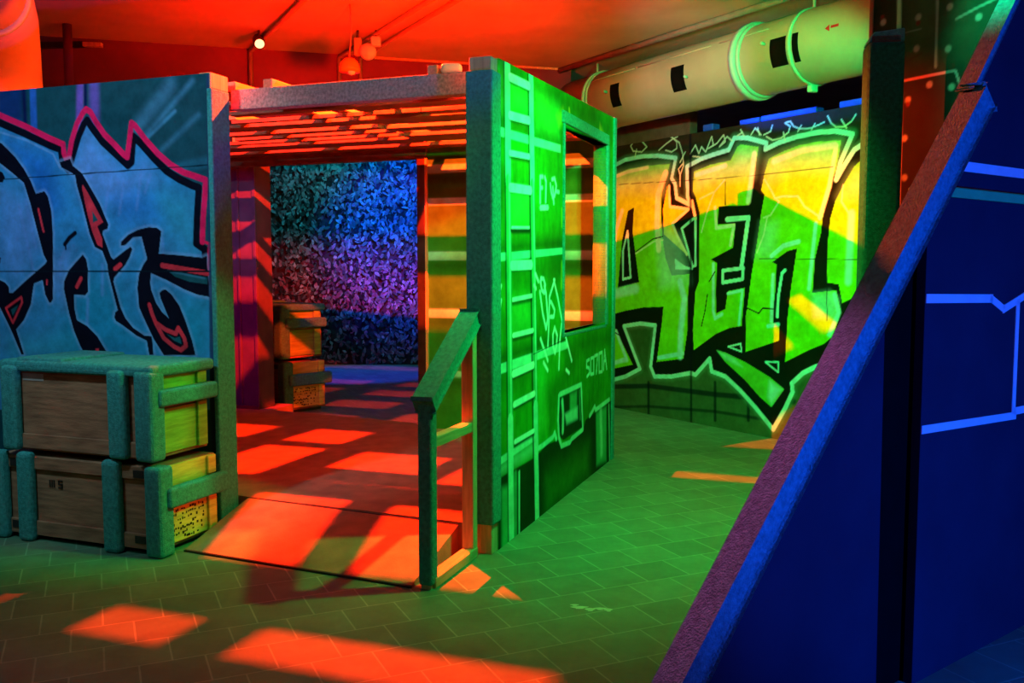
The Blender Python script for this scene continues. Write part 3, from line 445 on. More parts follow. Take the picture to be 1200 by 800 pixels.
def bar(bm, p, q, w, h, up=(0, 0, 1), bev=0.0, seg=2, ext=0.0, mi=0):
    """rectangular bar from p to q; w across, h along up"""
    p = Vector(p); q = Vector(q); d = (q - p); L = d.length; d.normalize()
    s = d.cross(Vector(up)).normalized(); t = s.cross(d).normalized()
    m = Matrix(((d.x, s.x, t.x, p.x), (d.y, s.y, t.y, p.y), (d.z, s.z, t.z, p.z), (0, 0, 0, 1)))
    box(bm, -ext, L + ext, -w / 2, w / 2, -h / 2, h / 2, bev, seg, mi, m)

def prism(bm, pts, t0, t1, mtx=None, bev=0.0, mi=0):
    """polygon pts (x, z) in the local XZ plane, thickness along y from t0 to t1"""
    a = [bm.verts.new(Vector((x, t0, z))) for x, z in pts]
    b = [bm.verts.new(Vector((x, t1, z))) for x, z in pts]
    fs = [bm.faces.new(a), bm.faces.new(b[::-1])]
    n = len(pts)
    for i in range(n): fs.append(bm.faces.new((a[i], b[i], b[(i + 1) % n], a[(i + 1) % n])))
    for f in fs: f.material_index = mi
    if mtx is not None:
        for v in a + b: v.co = mtx @ v.co
    bmesh.ops.recalc_face_normals(bm, faces=fs)
    if bev > 0:
        es = list(set(e for v in a + b for e in v.link_edges))
        bmesh.ops.bevel(bm, geom=es, offset=bev, segments=2, profile=0.5, affect='EDGES')

def prism_z(bm, pts, zt, zb=0.0):
    """plan polygon with a top height per corner"""
    a = [bm.verts.new(Vector((p[0], p[1], z))) for p, z in zip(pts, zt)]
    b = [bm.verts.new(Vector((p[0], p[1], zb))) for p in pts]
    fs = [bm.faces.new(a), bm.faces.new(b[::-1])]
    n = len(pts)
    for i in range(n): fs.append(bm.faces.new((a[i], b[i], b[(i + 1) % n], a[(i + 1) % n])))
    bmesh.ops.recalc_face_normals(bm, faces=fs)

def tube(bm, path, r, seg=12, cap=True, mi=0, smooth=True):
    path = [Vector(p) for p in path]; rings = []
    prev = None
    for i, p in enumerate(path):
        d = (path[min(i + 1, len(path) - 1)] - path[max(i - 1, 0)]).normalized()
        if prev is None:
            s = d.cross(Vector((0, 0, 1)))
            if s.length < 1e-3: s = d.cross(Vector((1, 0, 0)))
        else:
            s = prev - d * prev.dot(d)
        s.normalize(); prev = s; t = s.cross(d).normalized()
        rr = r[i] if isinstance(r, (list, tuple)) else r
        rings.append([bm.verts.new(p + s * math.cos(a) * rr + t * math.sin(a) * rr) for a in [2 * math.pi * k / seg for k in range(seg)]])
    fs = []
    for i in range(len(rings) - 1):
        for k in range(seg):
            f = bm.faces.new((rings[i][k], rings[i][(k + 1) % seg], rings[i + 1][(k + 1) % seg], rings[i + 1][k])); f.smooth = smooth; fs.append(f)
    if cap:
        fs.append(bm.faces.new(rings[0][::-1])); fs.append(bm.faces.new(rings[-1]))
    for f in fs: f.material_index = mi
    bmesh.ops.recalc_face_normals(bm, faces=fs)

def lathe(bm, prof, c, axis=(0, 0, 1), seg=20, mi=0):
    c = Vector(c); ax = Vector(axis).normalized()
    s = ax.cross(Vector((0, 0, 1)))
    if s.length < 1e-3: s = Vector((1, 0, 0))
    s.normalize(); t = ax.cross(s)
    rings = [[bm.verts.new(c + ax * h + (s * math.cos(2 * math.pi * k / seg) + t * math.sin(2 * math.pi * k / seg)) * max(r, 1e-4)) for k in range(seg)] for r, h in prof]
    fs = []
    for i in range(len(rings) - 1):
        for k in range(seg):
            f = bm.faces.new((rings[i][k], rings[i][(k + 1) % seg], rings[i + 1][(k + 1) % seg], rings[i + 1][k])); f.smooth = True; fs.append(f)
    for f in fs: f.material_index = mi
    bmesh.ops.recalc_face_normals(bm, faces=fs)

def obj(name, bm, mats, parent=None):
    me = bpy.data.meshes.new(name); bm.to_mesh(me); bm.free()
    if not isinstance(mats, (list, tuple)): mats = [mats]
    for m in mats: me.materials.append(m if not isinstance(m, str) else M[m])
    o = bpy.data.objects.new(name, me); COL.objects.link(o)
    if parent: o.parent = parent
    return o
def tag(o, label, cat, group=None, kind=None):
    o['label'] = label; o['category'] = cat
    if group: o['group'] = group
    if kind: o['kind'] = kind
    return o
def thing(name, label, cat, loc=(0, 0, 0), rotz=0.0, group=None):
    o = bpy.data.objects.new(name, None); COL.objects.link(o); o.empty_display_size = 0.2
    o.location = loc; o.rotation_euler = (0, 0, rotz)
    return tag(o, label, cat, group)
def struct(o): o['kind'] = 'structure'; return o
def NB(): return bmesh.new()
def pt(name, parent, mats, *boxes, bev=0.0, seg=1, label=None):
    for b in boxes:
        bm = NB(); box(bm, *b, bev=bev, seg=seg)
        o = obj(name, bm, mats, parent)
        if label: o['label'] = label
    return o

# ------------------------------------------------------------------ spray paint: a fine grid of paint colour on the face of a board
PAL = {k: np.array([lin(v[0]), lin(v[1]), lin(v[2])]) for k, v in dict(
    nblue=(18,45,120), dblue=(12,24,80), mblue=(40,95,190), violet=(120,85,195), haze=(75,140,185), haze2=(35,105,135), lbase=(22,72,88),
    blue1=(52,140,205), blue2=(24,108,215), lav=(100,145,222), blue3=(24,142,190), blue4=(46,156,192), pale=(135,175,235), black=(12,14,32), pink=(250,28,96), red=(232,54,74), teal=(24,88,104), seam=(10,26,40), seam2=(40,62,105),
    wbase=(26,40,26), wlow=(60,95,60), brown=(62,36,30), dkgreen2=(40,90,50), mintdim=(80,165,120), blackg=(14,26,18), mint=(150,242,250), lime=(108,222,18), lime2=(85,200,50), palelime=(138,230,180), yel=(205,226,30), palem=(205,240,215), dkgreen=(14,26,20),
    sbase=(34,132,22), sdark=(16,66,12), sdark2=(40,110,30), slight=(70,215,80), smint=(140,228,205), swhite=(220,252,250), sblack=(16,48,18), smid=(60,175,115), redlit=(240,215,60), sdeep=(48,128,42),
    rbase=(16,34,26), rv2=(26,78,54), rv3=(18,28,25), rmint=(80,135,120), rmintb=(110,200,165), rdark=(22,40,30), rgrey=(130,125,122), rdot=(100,140,125), rbrown=(70,36,32)
).items()}
def vnoise(x, y, sc, seed):
    g = np.random.default_rng(seed).random((64, 64))
    x = x * sc; y = y * sc
    xi = np.floor(x).astype(int); yi = np.floor(y).astype(int); fx = x - xi; fy = y - yi
    fx = fx * fx * (3 - 2 * fx); fy = fy * fy * (3 - 2 * fy)
    a = g[xi % 64, yi % 64]; b = g[(xi + 1) % 64, yi % 64]; c = g[xi % 64, (yi + 1) % 64]; d = g[(xi + 1) % 64, (yi + 1) % 64]
    return (a * (1 - fx) + b * fx) * (1 - fy) + (c * (1 - fx) + d * fx) * fy
def seg_dist(X, Y, a, b):
    ax, ay = a; bx, by = b; dx = bx - ax; dy = by - ay; L = dx * dx + dy * dy
    t = np.clip(((X - ax) * dx + (Y - ay) * dy) / L, 0, 1) if L > 1e-12 else 0
    return np.hypot(X - ax - t * dx, Y - ay - t * dy)
def poly_sdf(X, Y, P):
    d = np.full(X.shape, 1e9); ins = np.zeros(X.shape, bool)
    n = len(P)
    for i in range(n):
        a = P[i]; b = P[(i + 1) % n]
        d = np.minimum(d, seg_dist(X, Y, a, b))
        c = ((a[1] > Y) != (b[1] > Y))
        if b[1] != a[1]: ins ^= c & (X < (b[0] - a[0]) * (Y - a[1]) / (b[1] - a[1]) + a[0])
    return np.where(ins, -d, d)
def smooth(e): e = np.clip(e, 0, 1); return e * e * (3 - 2 * e)
def paint_ops(X, Y, C, ops):
    for o in ops:
        k, c, P, f = o[0], PAL[o[1]], np.array(o[2], float), o[3]
        pad = f * 2 + (o[4] if k in 'ld' else 0) + 0.01
        x0, y0 = P.min(0) - pad; x1, y1 = P.max(0) + pad
        mk = (X >= x0) & (X <= x1) & (Y >= y0) & (Y <= y1)
        if not mk.any(): continue
        x = X[mk]; y = Y[mk]; al = 1.0
        if k == 'p': w = smooth(0.5 - poly_sdf(x, y, P) / f)
        elif k == 's': w = smooth(0.5 - poly_sdf(x, y, P) / (2 * f)); al = o[4]
        elif k == 'd': w = smooth(0.5 - (np.hypot(x - P[0, 0], y - P[0, 1]) - o[4]) / f)
        else:
            Q = list(P) + ([P[0]] if o[5] else [])
            d = np.full(x.shape, 1e9)
            for i in range(len(Q) - 1): d = np.minimum(d, seg_dist(x, y, Q[i], Q[i + 1]))
            w = smooth(0.5 - (d - o[4] / 2) / f); al = o[6]
        w = (w * al)[:, None]
        C[mk] = C[mk] * (1 - w) + c * w
def painted(name, parent, s0, s1, z0, z1, st, sz, base, ops, map3, extra=None, hole=None, boxes=(), back='wall_dark', pmat='paint', fade=None):
    """grid of st x sz metres; map3(s, z) gives the local position; boxes carry the board's thickness"""
    ns = int(round((s1 - s0) / st)) + 1; nz = int(round((z1 - z0) / sz)) + 1
    S, Z = np.meshgrid(np.linspace(s0, s1, ns), np.linspace(z0, z1, nz), indexing='ij')
    C = np.empty(S.shape + (3,)); C[:] = PAL[base]
    if extra: extra(S, Z, C)
    paint_ops(S, Z, C, ops)
    n1 = vnoise(S + 7, Z + 3, 6, 3)[..., None]; n2 = vnoise(S + 1, Z + 9, 23, 4)[..., None]
    C *= 0.84 + 0.22 * n1 + 0.12 * n2
    P = map3(S, Z)
    idx = np.arange(ns * nz).reshape(ns, nz)
    q = np.stack([idx[:-1, :-1], idx[1:, :-1], idx[1:, 1:], idx[:-1, 1:]], -1).reshape(-1, 4)
    if hole:
        cs = (S[:-1, :-1] + st / 2).reshape(-1); cz = (Z[:-1, :-1] + sz / 2).reshape(-1)
        q = q[~((cs > hole[0]) & (cs < hole[1]) & (cz > hole[2]) & (cz < hole[3]))]
    bm = NB()
    for b in boxes: box(bm, *b)
    bme = bpy.data.meshes.new('tmp'); bm.to_mesh(bme); bm.free()
    bv = np.array([v.co[:] for v in bme.vertices]).reshape(-1, 3); bf = [list(p.vertices) for p in bme.polygons]
    bpy.data.meshes.remove(bme)
    V = P.reshape(-1, 3); nv = len(V)
    allv = np.vstack([V, bv]) if len(bv) else V
    me = bpy.data.meshes.new(name)
    bl = np.array(bf, int).reshape(-1, 4) + nv if len(bf) else np.zeros((0, 4), int)
    F = np.vstack([q, bl])
    me.vertices.add(len(allv)); me.vertices.foreach_set('co', allv.astype(np.float32).ravel())
    me.loops.add(F.size); me.loops.foreach_set('vertex_index', F.astype(np.int32).ravel())
    me.polygons.add(len(F)); me.polygons.foreach_set('loop_start', (np.arange(len(F)) * 4).astype(np.int32))
    mi = np.zeros(len(F), np.int32); mi[len(q):] = 1
    me.materials.append(M[pmat]); me.materials.append(M[back])
    me.polygons.foreach_set('material_index', mi)
    me.update(calc_edges=True)
    ca = me.color_attributes.new('paint', 'FLOAT_COLOR', 'POINT')
    cc = np.ones((len(allv), 4), np.float32); cc[:nv, :3] = np.clip(C.reshape(-1, 3), 0, 1)
    ca.data.foreach_set('color', cc.ravel())
    o = bpy.data.objects.new(name, me); COL.objects.link(o)
    if parent: o.parent = parent
    return o
def unit(deg): return np.array([math.sin(R(deg)), math.cos(R(deg)), 0.0])

# ================================================================== THE HALL
CEIL = 3.6
struct(pt('floor', None, 'tile', (-9, 7, -3, 18, -0.1, 0)))
struct(pt('ceiling', None, 'ceiling', (-9, 7, -3, 18, CEIL, CEIL + 0.1)))
struct(pt('wall_back', None, 'wall_dark', (-9, 7, 18, 18.1, 0, CEIL)))
struct(pt('wall_left', None, 'wall_dark', (-9.1, -9, -3, 18, 0, CEIL)))
struct(pt('wall_front', None, 'wall_dark', (-9, 7, -3.1, -3, 0, CEIL)))
struct(pt('wall_outer', None, 'wall_dark', (7, 7.1, -3, 18, 0, CEIL)))
bm = NB(); sa = Vector((-5.6, 8.11, 0)); sb = Vector((0.62, 9.862, 0)); sd = (sb - sa).normalized(); sn = Vector((-sd.y, sd.x, 0))
prism_z(bm, [sa[:2], sb[:2], (sb + sn * 0.5)[:2], (sa + sn * 0.5)[:2]], [CEIL] * 4, 2.86)
struct(obj('beam_ceiling', bm, 'soffit'))
bm = NB(); bar(bm, sa + Vector((0, 0, 3.585)) - sn * 0.012 + sd * 4.4, sb + Vector((0, 0, 3.585)) - sn * 0.012, 0.02, 0.022)
struct(obj('trim_1', bm, 'wood'))

# ------------------------------------------------------------------ graffiti wall on the right
W1 = np.array([1.098, 9.931, 0]); WD = unit(146.6)
wr = bpy.data.objects.new('wall_right', None); COL.objects.link(wr); wr.location = W1; wr.rotation_euler = (0, 0, R(90 - 146.6))
struct(wr); wr['label'] = 'graffiti wall with big outlined letters along the right side'
def brickhint(S, Z, C):
    low = smooth((1.05 - Z) / 0.25)[..., None]
    C[:] = C * (1 - low) + PAL['wlow'] * low
    top = smooth((Z - 2.55) / 0.25)[..., None]
    C[:] = C * (1 - top * 0.5) + PAL['brown'] * top * 0.5
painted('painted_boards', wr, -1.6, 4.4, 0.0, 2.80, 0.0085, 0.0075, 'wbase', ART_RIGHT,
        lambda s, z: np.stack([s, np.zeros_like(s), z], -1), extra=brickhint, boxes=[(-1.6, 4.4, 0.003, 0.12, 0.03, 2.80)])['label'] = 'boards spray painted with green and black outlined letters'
pt('top_board', wr, 'dark_wood', (-1.6, 1.12, 0.0, 0.1, 2.80, 3.02), bev=0.003)
# blocks lying on the wall's top edge
for i, (a, b, h, lab) in enumerate([(1.29, 1.42, 0.062, 'small blue lit block on top of the graffiti wall, farthest from the pillar'),
                                    (1.75, 1.98, 0.045, 'blue lit block on top of the graffiti wall, second from the far end'),
                                    (2.0, 2.60, 0.048, 'longest blue lit board lying on top of the graffiti wall'),
                                    (2.82, 3.2, 0.052, 'blue lit block on top of the graffiti wall beside the pillar')]):
    t = thing('timber_block', lab, 'block', tuple(W1 + WD * (a + b) / 2 + np.array([0, 0, 2.80])), R(90 - 146.6), 'blocks on top of the graffiti wall')
    pt('block_body', t, 'block_bluelit', (-(b - a) / 2, (b - a) / 2, 0.0, 0.1, 0.001, h), bev=0.008)

# ------------------------------------------------------------------ riveted steel look partition
rv = thing('riveted_partition', 'tall dark partition painted with pale rivets and seams behind the padded pillar', 'partition', (1.92, 5.0, 0), R(90 - 149))
painted('painted_panel', rv, 0.0, 1.0, 0.0, CEIL, 0.007, 0.007, 'rbase', ART_RIVET, lambda s, z: np.stack([s, np.zeros_like(s), z], -1),
        boxes=[(0, 1.0, 0.003, 0.06, 0, CEIL)])
pt('edge_batten', rv, 'dark_wood', (-0.025, 0.0, -0.004, 0.07, 0, CEIL), bev=0.003)
po = thing('padded_pillar', 'dark green padded pillar standing in front of the riveted partition', 'pillar', (1.745, 4.6, 0), R(-10))
pt('core_post', po, 'dark_wood', (0.02, 0.155, 0.02, 0.13, 0, 2.64))
pt('padding', po, 'carpet_dark', (0, 0.175, 0, 0.15, 0.05, 2.61), bev=0.022, seg=3)
bm = NB(); prism(bm, [(0.002, 2.61), (0.173, 2.61), (0.173, 2.675), (0.03, 2.66)], 0.02, 0.148, bev=0.006); obj('end_cap', bm, 'carpet', po)  # lighter carpet than the sides, so the cap looks lit from above

# ------------------------------------------------------------------ left graffiti panel
lp = thing('graffiti_panel', 'tall blue panel with pink and black graffiti behind the front crates', 'panel', (-1.675, 5.18, 0), R(160))
painted('painted_board', lp, 0.0, 2.6, 0.0, 2.58, 0.0055, 0.005, 'lbase', ART_LEFT, lambda s, z: np.stack([s, np.zeros_like(s), z], -1), pmat='paint_soft',
        boxes=[(0, 2.6, -0.05, -0.003, 0, 2.58)])
pt('end_post', lp, 'wood', (0.012, 0.07, -0.15, -0.052, 0, 2.57))
pt('end_padding', lp, 'carpet', (-0.014, 0.02, -0.157, 0.003, 0.0, 2.50), bev=0.008, seg=2, label='teal carpet padding on the panel end')
pt('post_cap', lp, 'wood', (-0.008, 0.07, -0.155, -0.002, 2.50, 2.585), bev=0.003)

# ------------------------------------------------------------------ hut
hut = thing('wooden_hut', 'green painted freight car hut with slatted roof and square window', 'hut', (-0.103, 4.738, 0), R(70))
def sidetone(S, Z, C): C *= (0.55 + 0.65 * vnoise(S, Z, 2.6, 31) + 0.35 * vnoise(S * 3, Z, 9, 32))[..., None]
HK = lambda s: (2.58 + 0.08 * s / 2.63) / 2.62
o = painted('side_wall', hut, 0.09, 2.63, 0.0, 2.62, 0.01, 0.0045, 'sbase', ART_SIDE, lambda s, z: np.stack([s, np.zeros_like(s), z * HK(s)], -1), extra=sidetone,
        hole=(1.27, 2.37, 1.083, 2.425), boxes=[(0.09, 1.27, 0.003, 0.1, 0, 2.58), (2.37, 2.63, 0.003, 0.1, 0, 2.64), (1.27, 2.37, 0.003, 0.1, 0, 1.083), (1.27, 2.37, 0.003, 0.1, 2.425, 2.61)], back='sidepaint')
o['label'] = 'green side wall painted like a freight car with a ladder'
pt('window_trim', hut, 'carpet', (1.22, 2.4, -0.015, 0.1, 2.425, 2.50), (1.245, 1.27, -0.012, 0.1, 1.08, 2.425), (2.37, 2.42, -0.012, 0.1, 1.08, 2.425), (1.25, 2.4, -0.004, 0.11, 1.06, 1.083), bev=0.004)
pt('end_trim', hut, 'carpet', (2.57, 2.645, -0.012, 0.1, 0.0, 2.66), bev=0.004)
cp = pt('corner_post', hut, 'wood', (0.0, 0.09, 0.004, 0.125, 0, 2.575), bev=0.003)
pt('post_padding', cp, 'carpet', (-0.022, 0.105, -0.014, 0.138, 0.16, 2.505), bev=0.012, seg=2, label='teal carpet padding wrapped round the corner post')
def rear(S, Z, C):
    C *= (0.75 + 0.5 * vnoise(S, Z, 3, 21))[..., None]
rw = painted('rear_wall', hut, 0.1, 1.6, 0.15, 2.6, 0.012, 0.012, 'sdeep',
        [('l', 'smint', [(0.0, z), (1.7, z)], 0.012, w, 0, 0.95) for z, w in ((2.33, 0.07), (2.06, 0.06), (1.61, 0.075), (1.13, 0.075), (0.62, 0.05))] +
        [('s', 'sdark', [(0.0, z - 0.03), (1.7, z - 0.03), (1.7, z - 0.12), (0.0, z - 0.12)], 0.06, 0.6) for z in (2.33, 1.61, 1.13, 0.62)],
        lambda s, z: np.stack([np.full_like(s, 2.63), s, z], -1), extra=rear, boxes=[(2.633, 2.7, 0.1, 1.6, 0.15, 2.6)])
rw['label'] = 'rear wall with pale horizontal bands'
pt('door_jamb', hut, 'iron', (2.61, 2.72, 1.615, 1.69, 0.15, 2.42), bev=0.003)
pt('jamb_strip', hut, 'wood', (2.605, 2.628, 1.595, 1.614, 0.15, 2.42))
pt('front_beam', hut, 'beam', (0.10, 0.18, 0.14, 1.655, 2.415, 2.53), bev=0.006, seg=2, label='grey carpeted beam over the doorway')
pt('rear_beam', hut, 'dark_wood', (2.60, 2.70, 1.602, 3.80, 2.42, 2.60), bev=0.004)
pt('rear_post', hut, 'dark_wood', (2.60, 2.70, 3.80, 3.90, 0.0, 2.56), bev=0.004)
SZ0, SZ1 = 2.497, 2.522
slats = [(0.185, 0.288, 0.1, 1.70), (0.363, 0.505, 0.1, 1.9), (0.67, 0.755, 0.1, 2.1), (0.757, 0.84, 1.0, 1.22), (0.757, 0.80, 0.1, 0.998), (0.965, 1.007, 0.86, 2.3), (0.965, 1.085, 0.1, 0.855),
         (1.134, 1.31, 1.32, 2.5), (1.134, 1.36, 0.1, 1.315), (1.525, 1.67, 0.1, 1.42), (1.455, 1.545, 1.425, 2.7), (1.672, 1.74, 1.425, 2.8), (1.87, 1.92, 1.46, 3.0), (1.90, 2.21, 0.1, 1.455), (2.045, 2.27, 1.46, 3.3), (2.42, 2.59, 0.1, 3.7)]
for b0, b1, a0, a1 in slats:
    pt('roof_slat', hut, 'slat', (b0, b1, a0, a1, SZ0, SZ1), bev=0.002)
for (b0, a0), (b1, a1), w in [((0.19, 0.9975), (0.37, 0.9975), 0.065), ((0.50, 0.996), (0.68, 1.026), 0.067), ((0.19, 1.185), (0.37, 1.185), 0.115), ((0.50, 1.195), (0.68, 1.245), 0.098),
                              ((0.19, 0.59), (0.37, 0.59), 0.21), ((0.50, 0.615), (0.68, 0.615), 0.235), ((0.19, 1.47), (0.76, 1.47), 0.44), ((0.75, 1.232), (0.97, 1.232), 0.075), ((0.79, 1.02), (0.97, 1.02), 0.05), ((1.0, 1.07), (1.14, 1.07), 0.40)]:
    bm = NB(); bar(bm, (b0, a0, SZ1 + 0.003), (b1, a1, SZ1 + 0.003), w, 0.006)
    obj('cross_batten', bm, 'slat', hut)
for a in (0.38, 1.41, 1.66):
    pt('rafter', hut, 'wood_h', (0.11, 2.62, a - 0.03, a + 0.03, SZ1 + 0.006, SZ1 + 0.056), bev=0.003)
for a, b in ((2.3, 0.98), (3.0, 1.95)):
    pt('rafter', hut, 'wood_h', (b, 2.62, a - 0.03, a + 0.03, SZ1 + 0.006, SZ1 + 0.056), bev=0.003)
# platform (world plan, brought into the hut's frame)
inv = (Matrix.Translation((-0.103, 4.738, 0)) @ Matrix.Rotation(R(70), 4, 'Z')).inverted()
def loc(p): q = inv @ Vector((p[0], p[1], 0)); return (q.x, q.y)
bm = NB()
prism_z(bm, [loc(p) for p in [(-1.56, 5.375), (-0.235, 4.815), (-0.19, 4.80), (0.76, 7.37), (-0.775, 7.98), (-2.30, 8.75), (-2.2, 9.15), (-3.05, 9.45), (-3.05, 5.95), (-1.65, 5.42)]], [0.15] * 10, 0.0)
obj('platform', bm, 'concrete', hut)
rp = thing('entry_ramp', 'low grey board ramp leading up into the hut doorway', 'ramp', (0, 0, 0))
bm = NB(); prism_z(bm, [(-1.745, 4.80), (-0.475, 4.235), (-0.285, 4.775), (-1.565, 5.355)], [0.012, 0.012, 0.15, 0.15])
obj('ramp_board', bm, 'concrete', rp)
bm = NB(); bar(bm, (-1.565, 5.36, 0.151), (-0.29, 4.782, 0.151), 0.008, 0.004); obj('threshold_strip', bm, 'iron', rp)
bm = NB(); bar(bm, (-1.745, 4.796, 0.005), (-0.475, 4.231, 0.005), 0.012, 0.01); obj('edge_strip', bm, 'iron', rp)

# ------------------------------------------------------------------ scuffs on the tiles
bm = NB()
for cx, cy, w_, h_ in ((0.30, 3.98, 0.05, 0.018), (0.345, 3.955, 0.03, 0.02), (0.39, 3.965, 0.035, 0.016), (0.425, 3.95, 0.025, 0.02), (0.28, 4.01, 0.025, 0.012)):
    vs = [bm.verts.new((cx + math.cos(a) * w_ * (0.7 + 0.3 * math.sin(3 * a)), cy + math.sin(a) * h_, 0.0015)) for a in [2 * math.pi * k / 12 for k in range(12)]]; bm.faces.new(vs)
tag(obj('floor_scuff', bm, 'duct_band'), 'pale scuff mark on the green lit tiles right of the hut corner', 'mark')
# ------------------------------------------------------------------ handrail
hr = thing('handrail', 'timber handrail with green padded sloping rail beside the hut doorway', 'handrail', (-0.438, 4.219, 0), R(70))
fp = pt('front_post', hr, 'wood', (0.005, 0.055, -0.06, -0.01, 0, 0.86))
pt('post_padding', fp, 'carpet', (-0.006, 0.066, -0.071, 0.001, 0.02, 0.90), bev=0.014, seg=3)
pt('rear_post', hr, 'wood', (0.505, 0.56, -0.07, -0.005, 0, 1.24), bev=0.003)
bm = NB(); bar(bm, (-0.006, -0.035, 0.875), (0.566, -0.035, 1.255), 0.08, 0.075, bev=0.014, seg=3); obj('top_rail', bm, 'carpet', hr)
pt('middle_rail', hr, 'wood_h', (0.055, 0.505, -0.065, -0.01, 0.665, 0.715), bev=0.003)
pt('bottom_rail', hr, 'wood_h', (0.03, 0.555, -0.075, -0.005, 0, 0.05), bev=0.003)

# ------------------------------------------------------------------ crates
def crate_base(name, label, loc_, rz, group, scale=1.0):
    t = thing(name, label, 'crate', loc_, rz, group); t.scale = (scale,) * 3; return t
def lower_crate(t):
    H = 0.47
    pt('crate_body', t, 'crate', (0.004, 0.44, 0.004, 1.13, 0.03, H), bev=0.004)
    pt('end_board', t, 'crate_y', (0.03, 0.40, -0.012, 0.004, 0.05, 0.25), (0.03, 0.40, -0.012, 0.004, 0.262, H), bev=0.003, label='yellowish end boards')
    pt('end_batten', t, 'crate_y', (0.345, 0.41, -0.03, -0.012, 0.05, 0.25), (0.345, 0.41, -0.03, -0.012, 0.37, H), bev=0.003)
    pt('front_batten', t, 'crate', (-0.014, 0.004, 0.01, 1.12, 0.40, H), (-0.014, 0.004, 0.01, 1.12, 0.03, 0.11), bev=0.003)
    pt('skid', t, 'dark_wood', (0.03, 0.42, 0.05, 0.12, 0, 0.03), (0.03, 0.42, 1.0, 1.08, 0, 0.03))
    for y0, y1 in ((0.235, 0.345), (0.85, 0.95), (1.04, 1.12)):
        pt('padding_strip', t, 'carpet', (-0.06, 0.004, y0, y1, 0.0, H + 0.028), bev=0.025, seg=3)
    pt('corner_padding', t, 'carpet', (-0.05, 0.06, -0.045, 0.07, 0.0, H + 0.01), bev=0.025, seg=3)
    pt('end_padding', t, 'carpet', (0.0, 0.475, -0.07, -0.012, 0.255, 0.365), bev=0.018, seg=3)
    pt('corner_iron', t, 'iron', (-0.018, 0.0, 0.09, 0.16, 0.41, 0.45), (-0.018, 0.0, 0.09, 0.16, 0.06, 0.10), (-0.018, 0.0, 0.97, 1.03, 0.41, 0.45), (-0.018, 0.0, 0.97, 1.03, 0.06, 0.10))
    bm = NB()
    for q in (0.76, 0.745, 0.73): box(bm, -0.0015, 0.003, q - 0.0035, q + 0.0035, 0.305, 0.345)
    for za, zb, ya, yb in ((0.341, 0.348, 0.67, 0.70), (0.322, 0.329, 0.67, 0.70), (0.303, 0.310, 0.67, 0.70), (0.325, 0.345, 0.693, 0.70), (0.306, 0.326, 0.67, 0.677)): box(bm, -0.0015, 0.003, ya, yb, za, zb)
    obj('stencil_mark', bm, 'ink', t)
    bm = NB(); r_ = random.Random(5)
    for row in range(7):
        for k in range(16):
            if r_.random() < 0.55:
                x = 0.065 + 0.0165 * k + r_.uniform(-.003, .003); z = 0.07 + 0.025 * row + r_.uniform(-.004, .004); w_ = r_.uniform(.003, .008); h_ = r_.uniform(.003, .008)
                box(bm, x - w_, x + w_, -0.0135, -0.0115, z - h_, z + h_)
    o = obj('stencil_mark', bm, 'ink', t); o['kind'] = 'stuff'
def upper_crate(t):
    H = 0.50
    pt('crate_body', t, 'crate', (0.004, 0.44, 0.05, 1.05, 0.0, 0.44), bev=0.004, label='reddish brown plywood body')
    pt('end_board', t, 'crate_greenlit', (0.03, 0.40, 0.038, 0.05, 0.02, 0.26), (0.03, 0.40, 0.038, 0.05, 0.27, 0.44), bev=0.003, label='end boards with green light in their colour')
    pt('end_batten', t, 'crate_greenlit', (0.335, 0.41, 0.02, 0.038, 0.02, 0.27), (0.335, 0.41, 0.02, 0.038, 0.37, 0.44), bev=0.003)
    pt('front_batten', t, 'crate', (-0.012, 0.004, 0.06, 1.04, 0.01, 0.09), bev=0.003)
    for y0, y1 in ((0.175, 0.29), (0.93, 1.04)):
        pt('padding_strip', t, 'carpet', (-0.06, 0.004, y0, y1, 0.0, H - 0.03), bev=0.025, seg=3)
    pt('corner_padding', t, 'carpet', (-0.05, 0.06, -0.005, 0.12, -0.005, 0.47), bev=0.025, seg=3)
    pt('end_padding', t, 'carpet', (0.0, 0.455, -0.025, 0.038, 0.28, 0.37), bev=0.018, seg=3)
    bm = NB(); box(bm, -0.035, 0.46, 0.0, 1.07, 0.435, 0.50, bev=0.022, seg=3); box(bm, -0.02, 0.44, 0.62, 0.95, 0.485, 0.515, bev=0.012, seg=2)
    obj('padded_lid', bm, 'carpet', t)['label'] = 'carpet covered lid'
    pt('paper_label', t, 'paper', (0.0015, 0.004, 0.78, 0.93, 0.385, 0.425))
CO = (-1.832, 4.709, 0); CR = R(69.15)
t1 = crate_base('ammunition_crate', 'lower front crate with yellow stencilled end resting on the floor', CO, CR, 'crates')
lower_crate(t1)
t2 = crate_base('ammunition_crate', 'upper front crate with green carpeted lid and reddish brown side', (CO[0], CO[1], 0.505), CR, 'crates')
upper_crate(t2)
def copy_thing(src, label, loc_, rz, sc):
    c = src.copy(); COL.objects.link(c); c.location = loc_; c.rotation_euler = (0, 0, rz); c.scale = (sc,) * 3; c['label'] = label
    for ch in src.children:
        d = ch.copy(); COL.objects.link(d); d.parent = c
        for g in ch.children:
            e = g.copy(); COL.objects.link(e); e.parent = d
    return c
SC = 1.13
copy_thing(t1, 'lower crate of the distant stack inside the hut doorway', (-2.34, 9.45, 0), R(48), SC)
copy_thing(t2, 'upper crate of the distant stack, red light across its lid', (-2.34, 9.45, 0.505 * SC), R(48), SC)

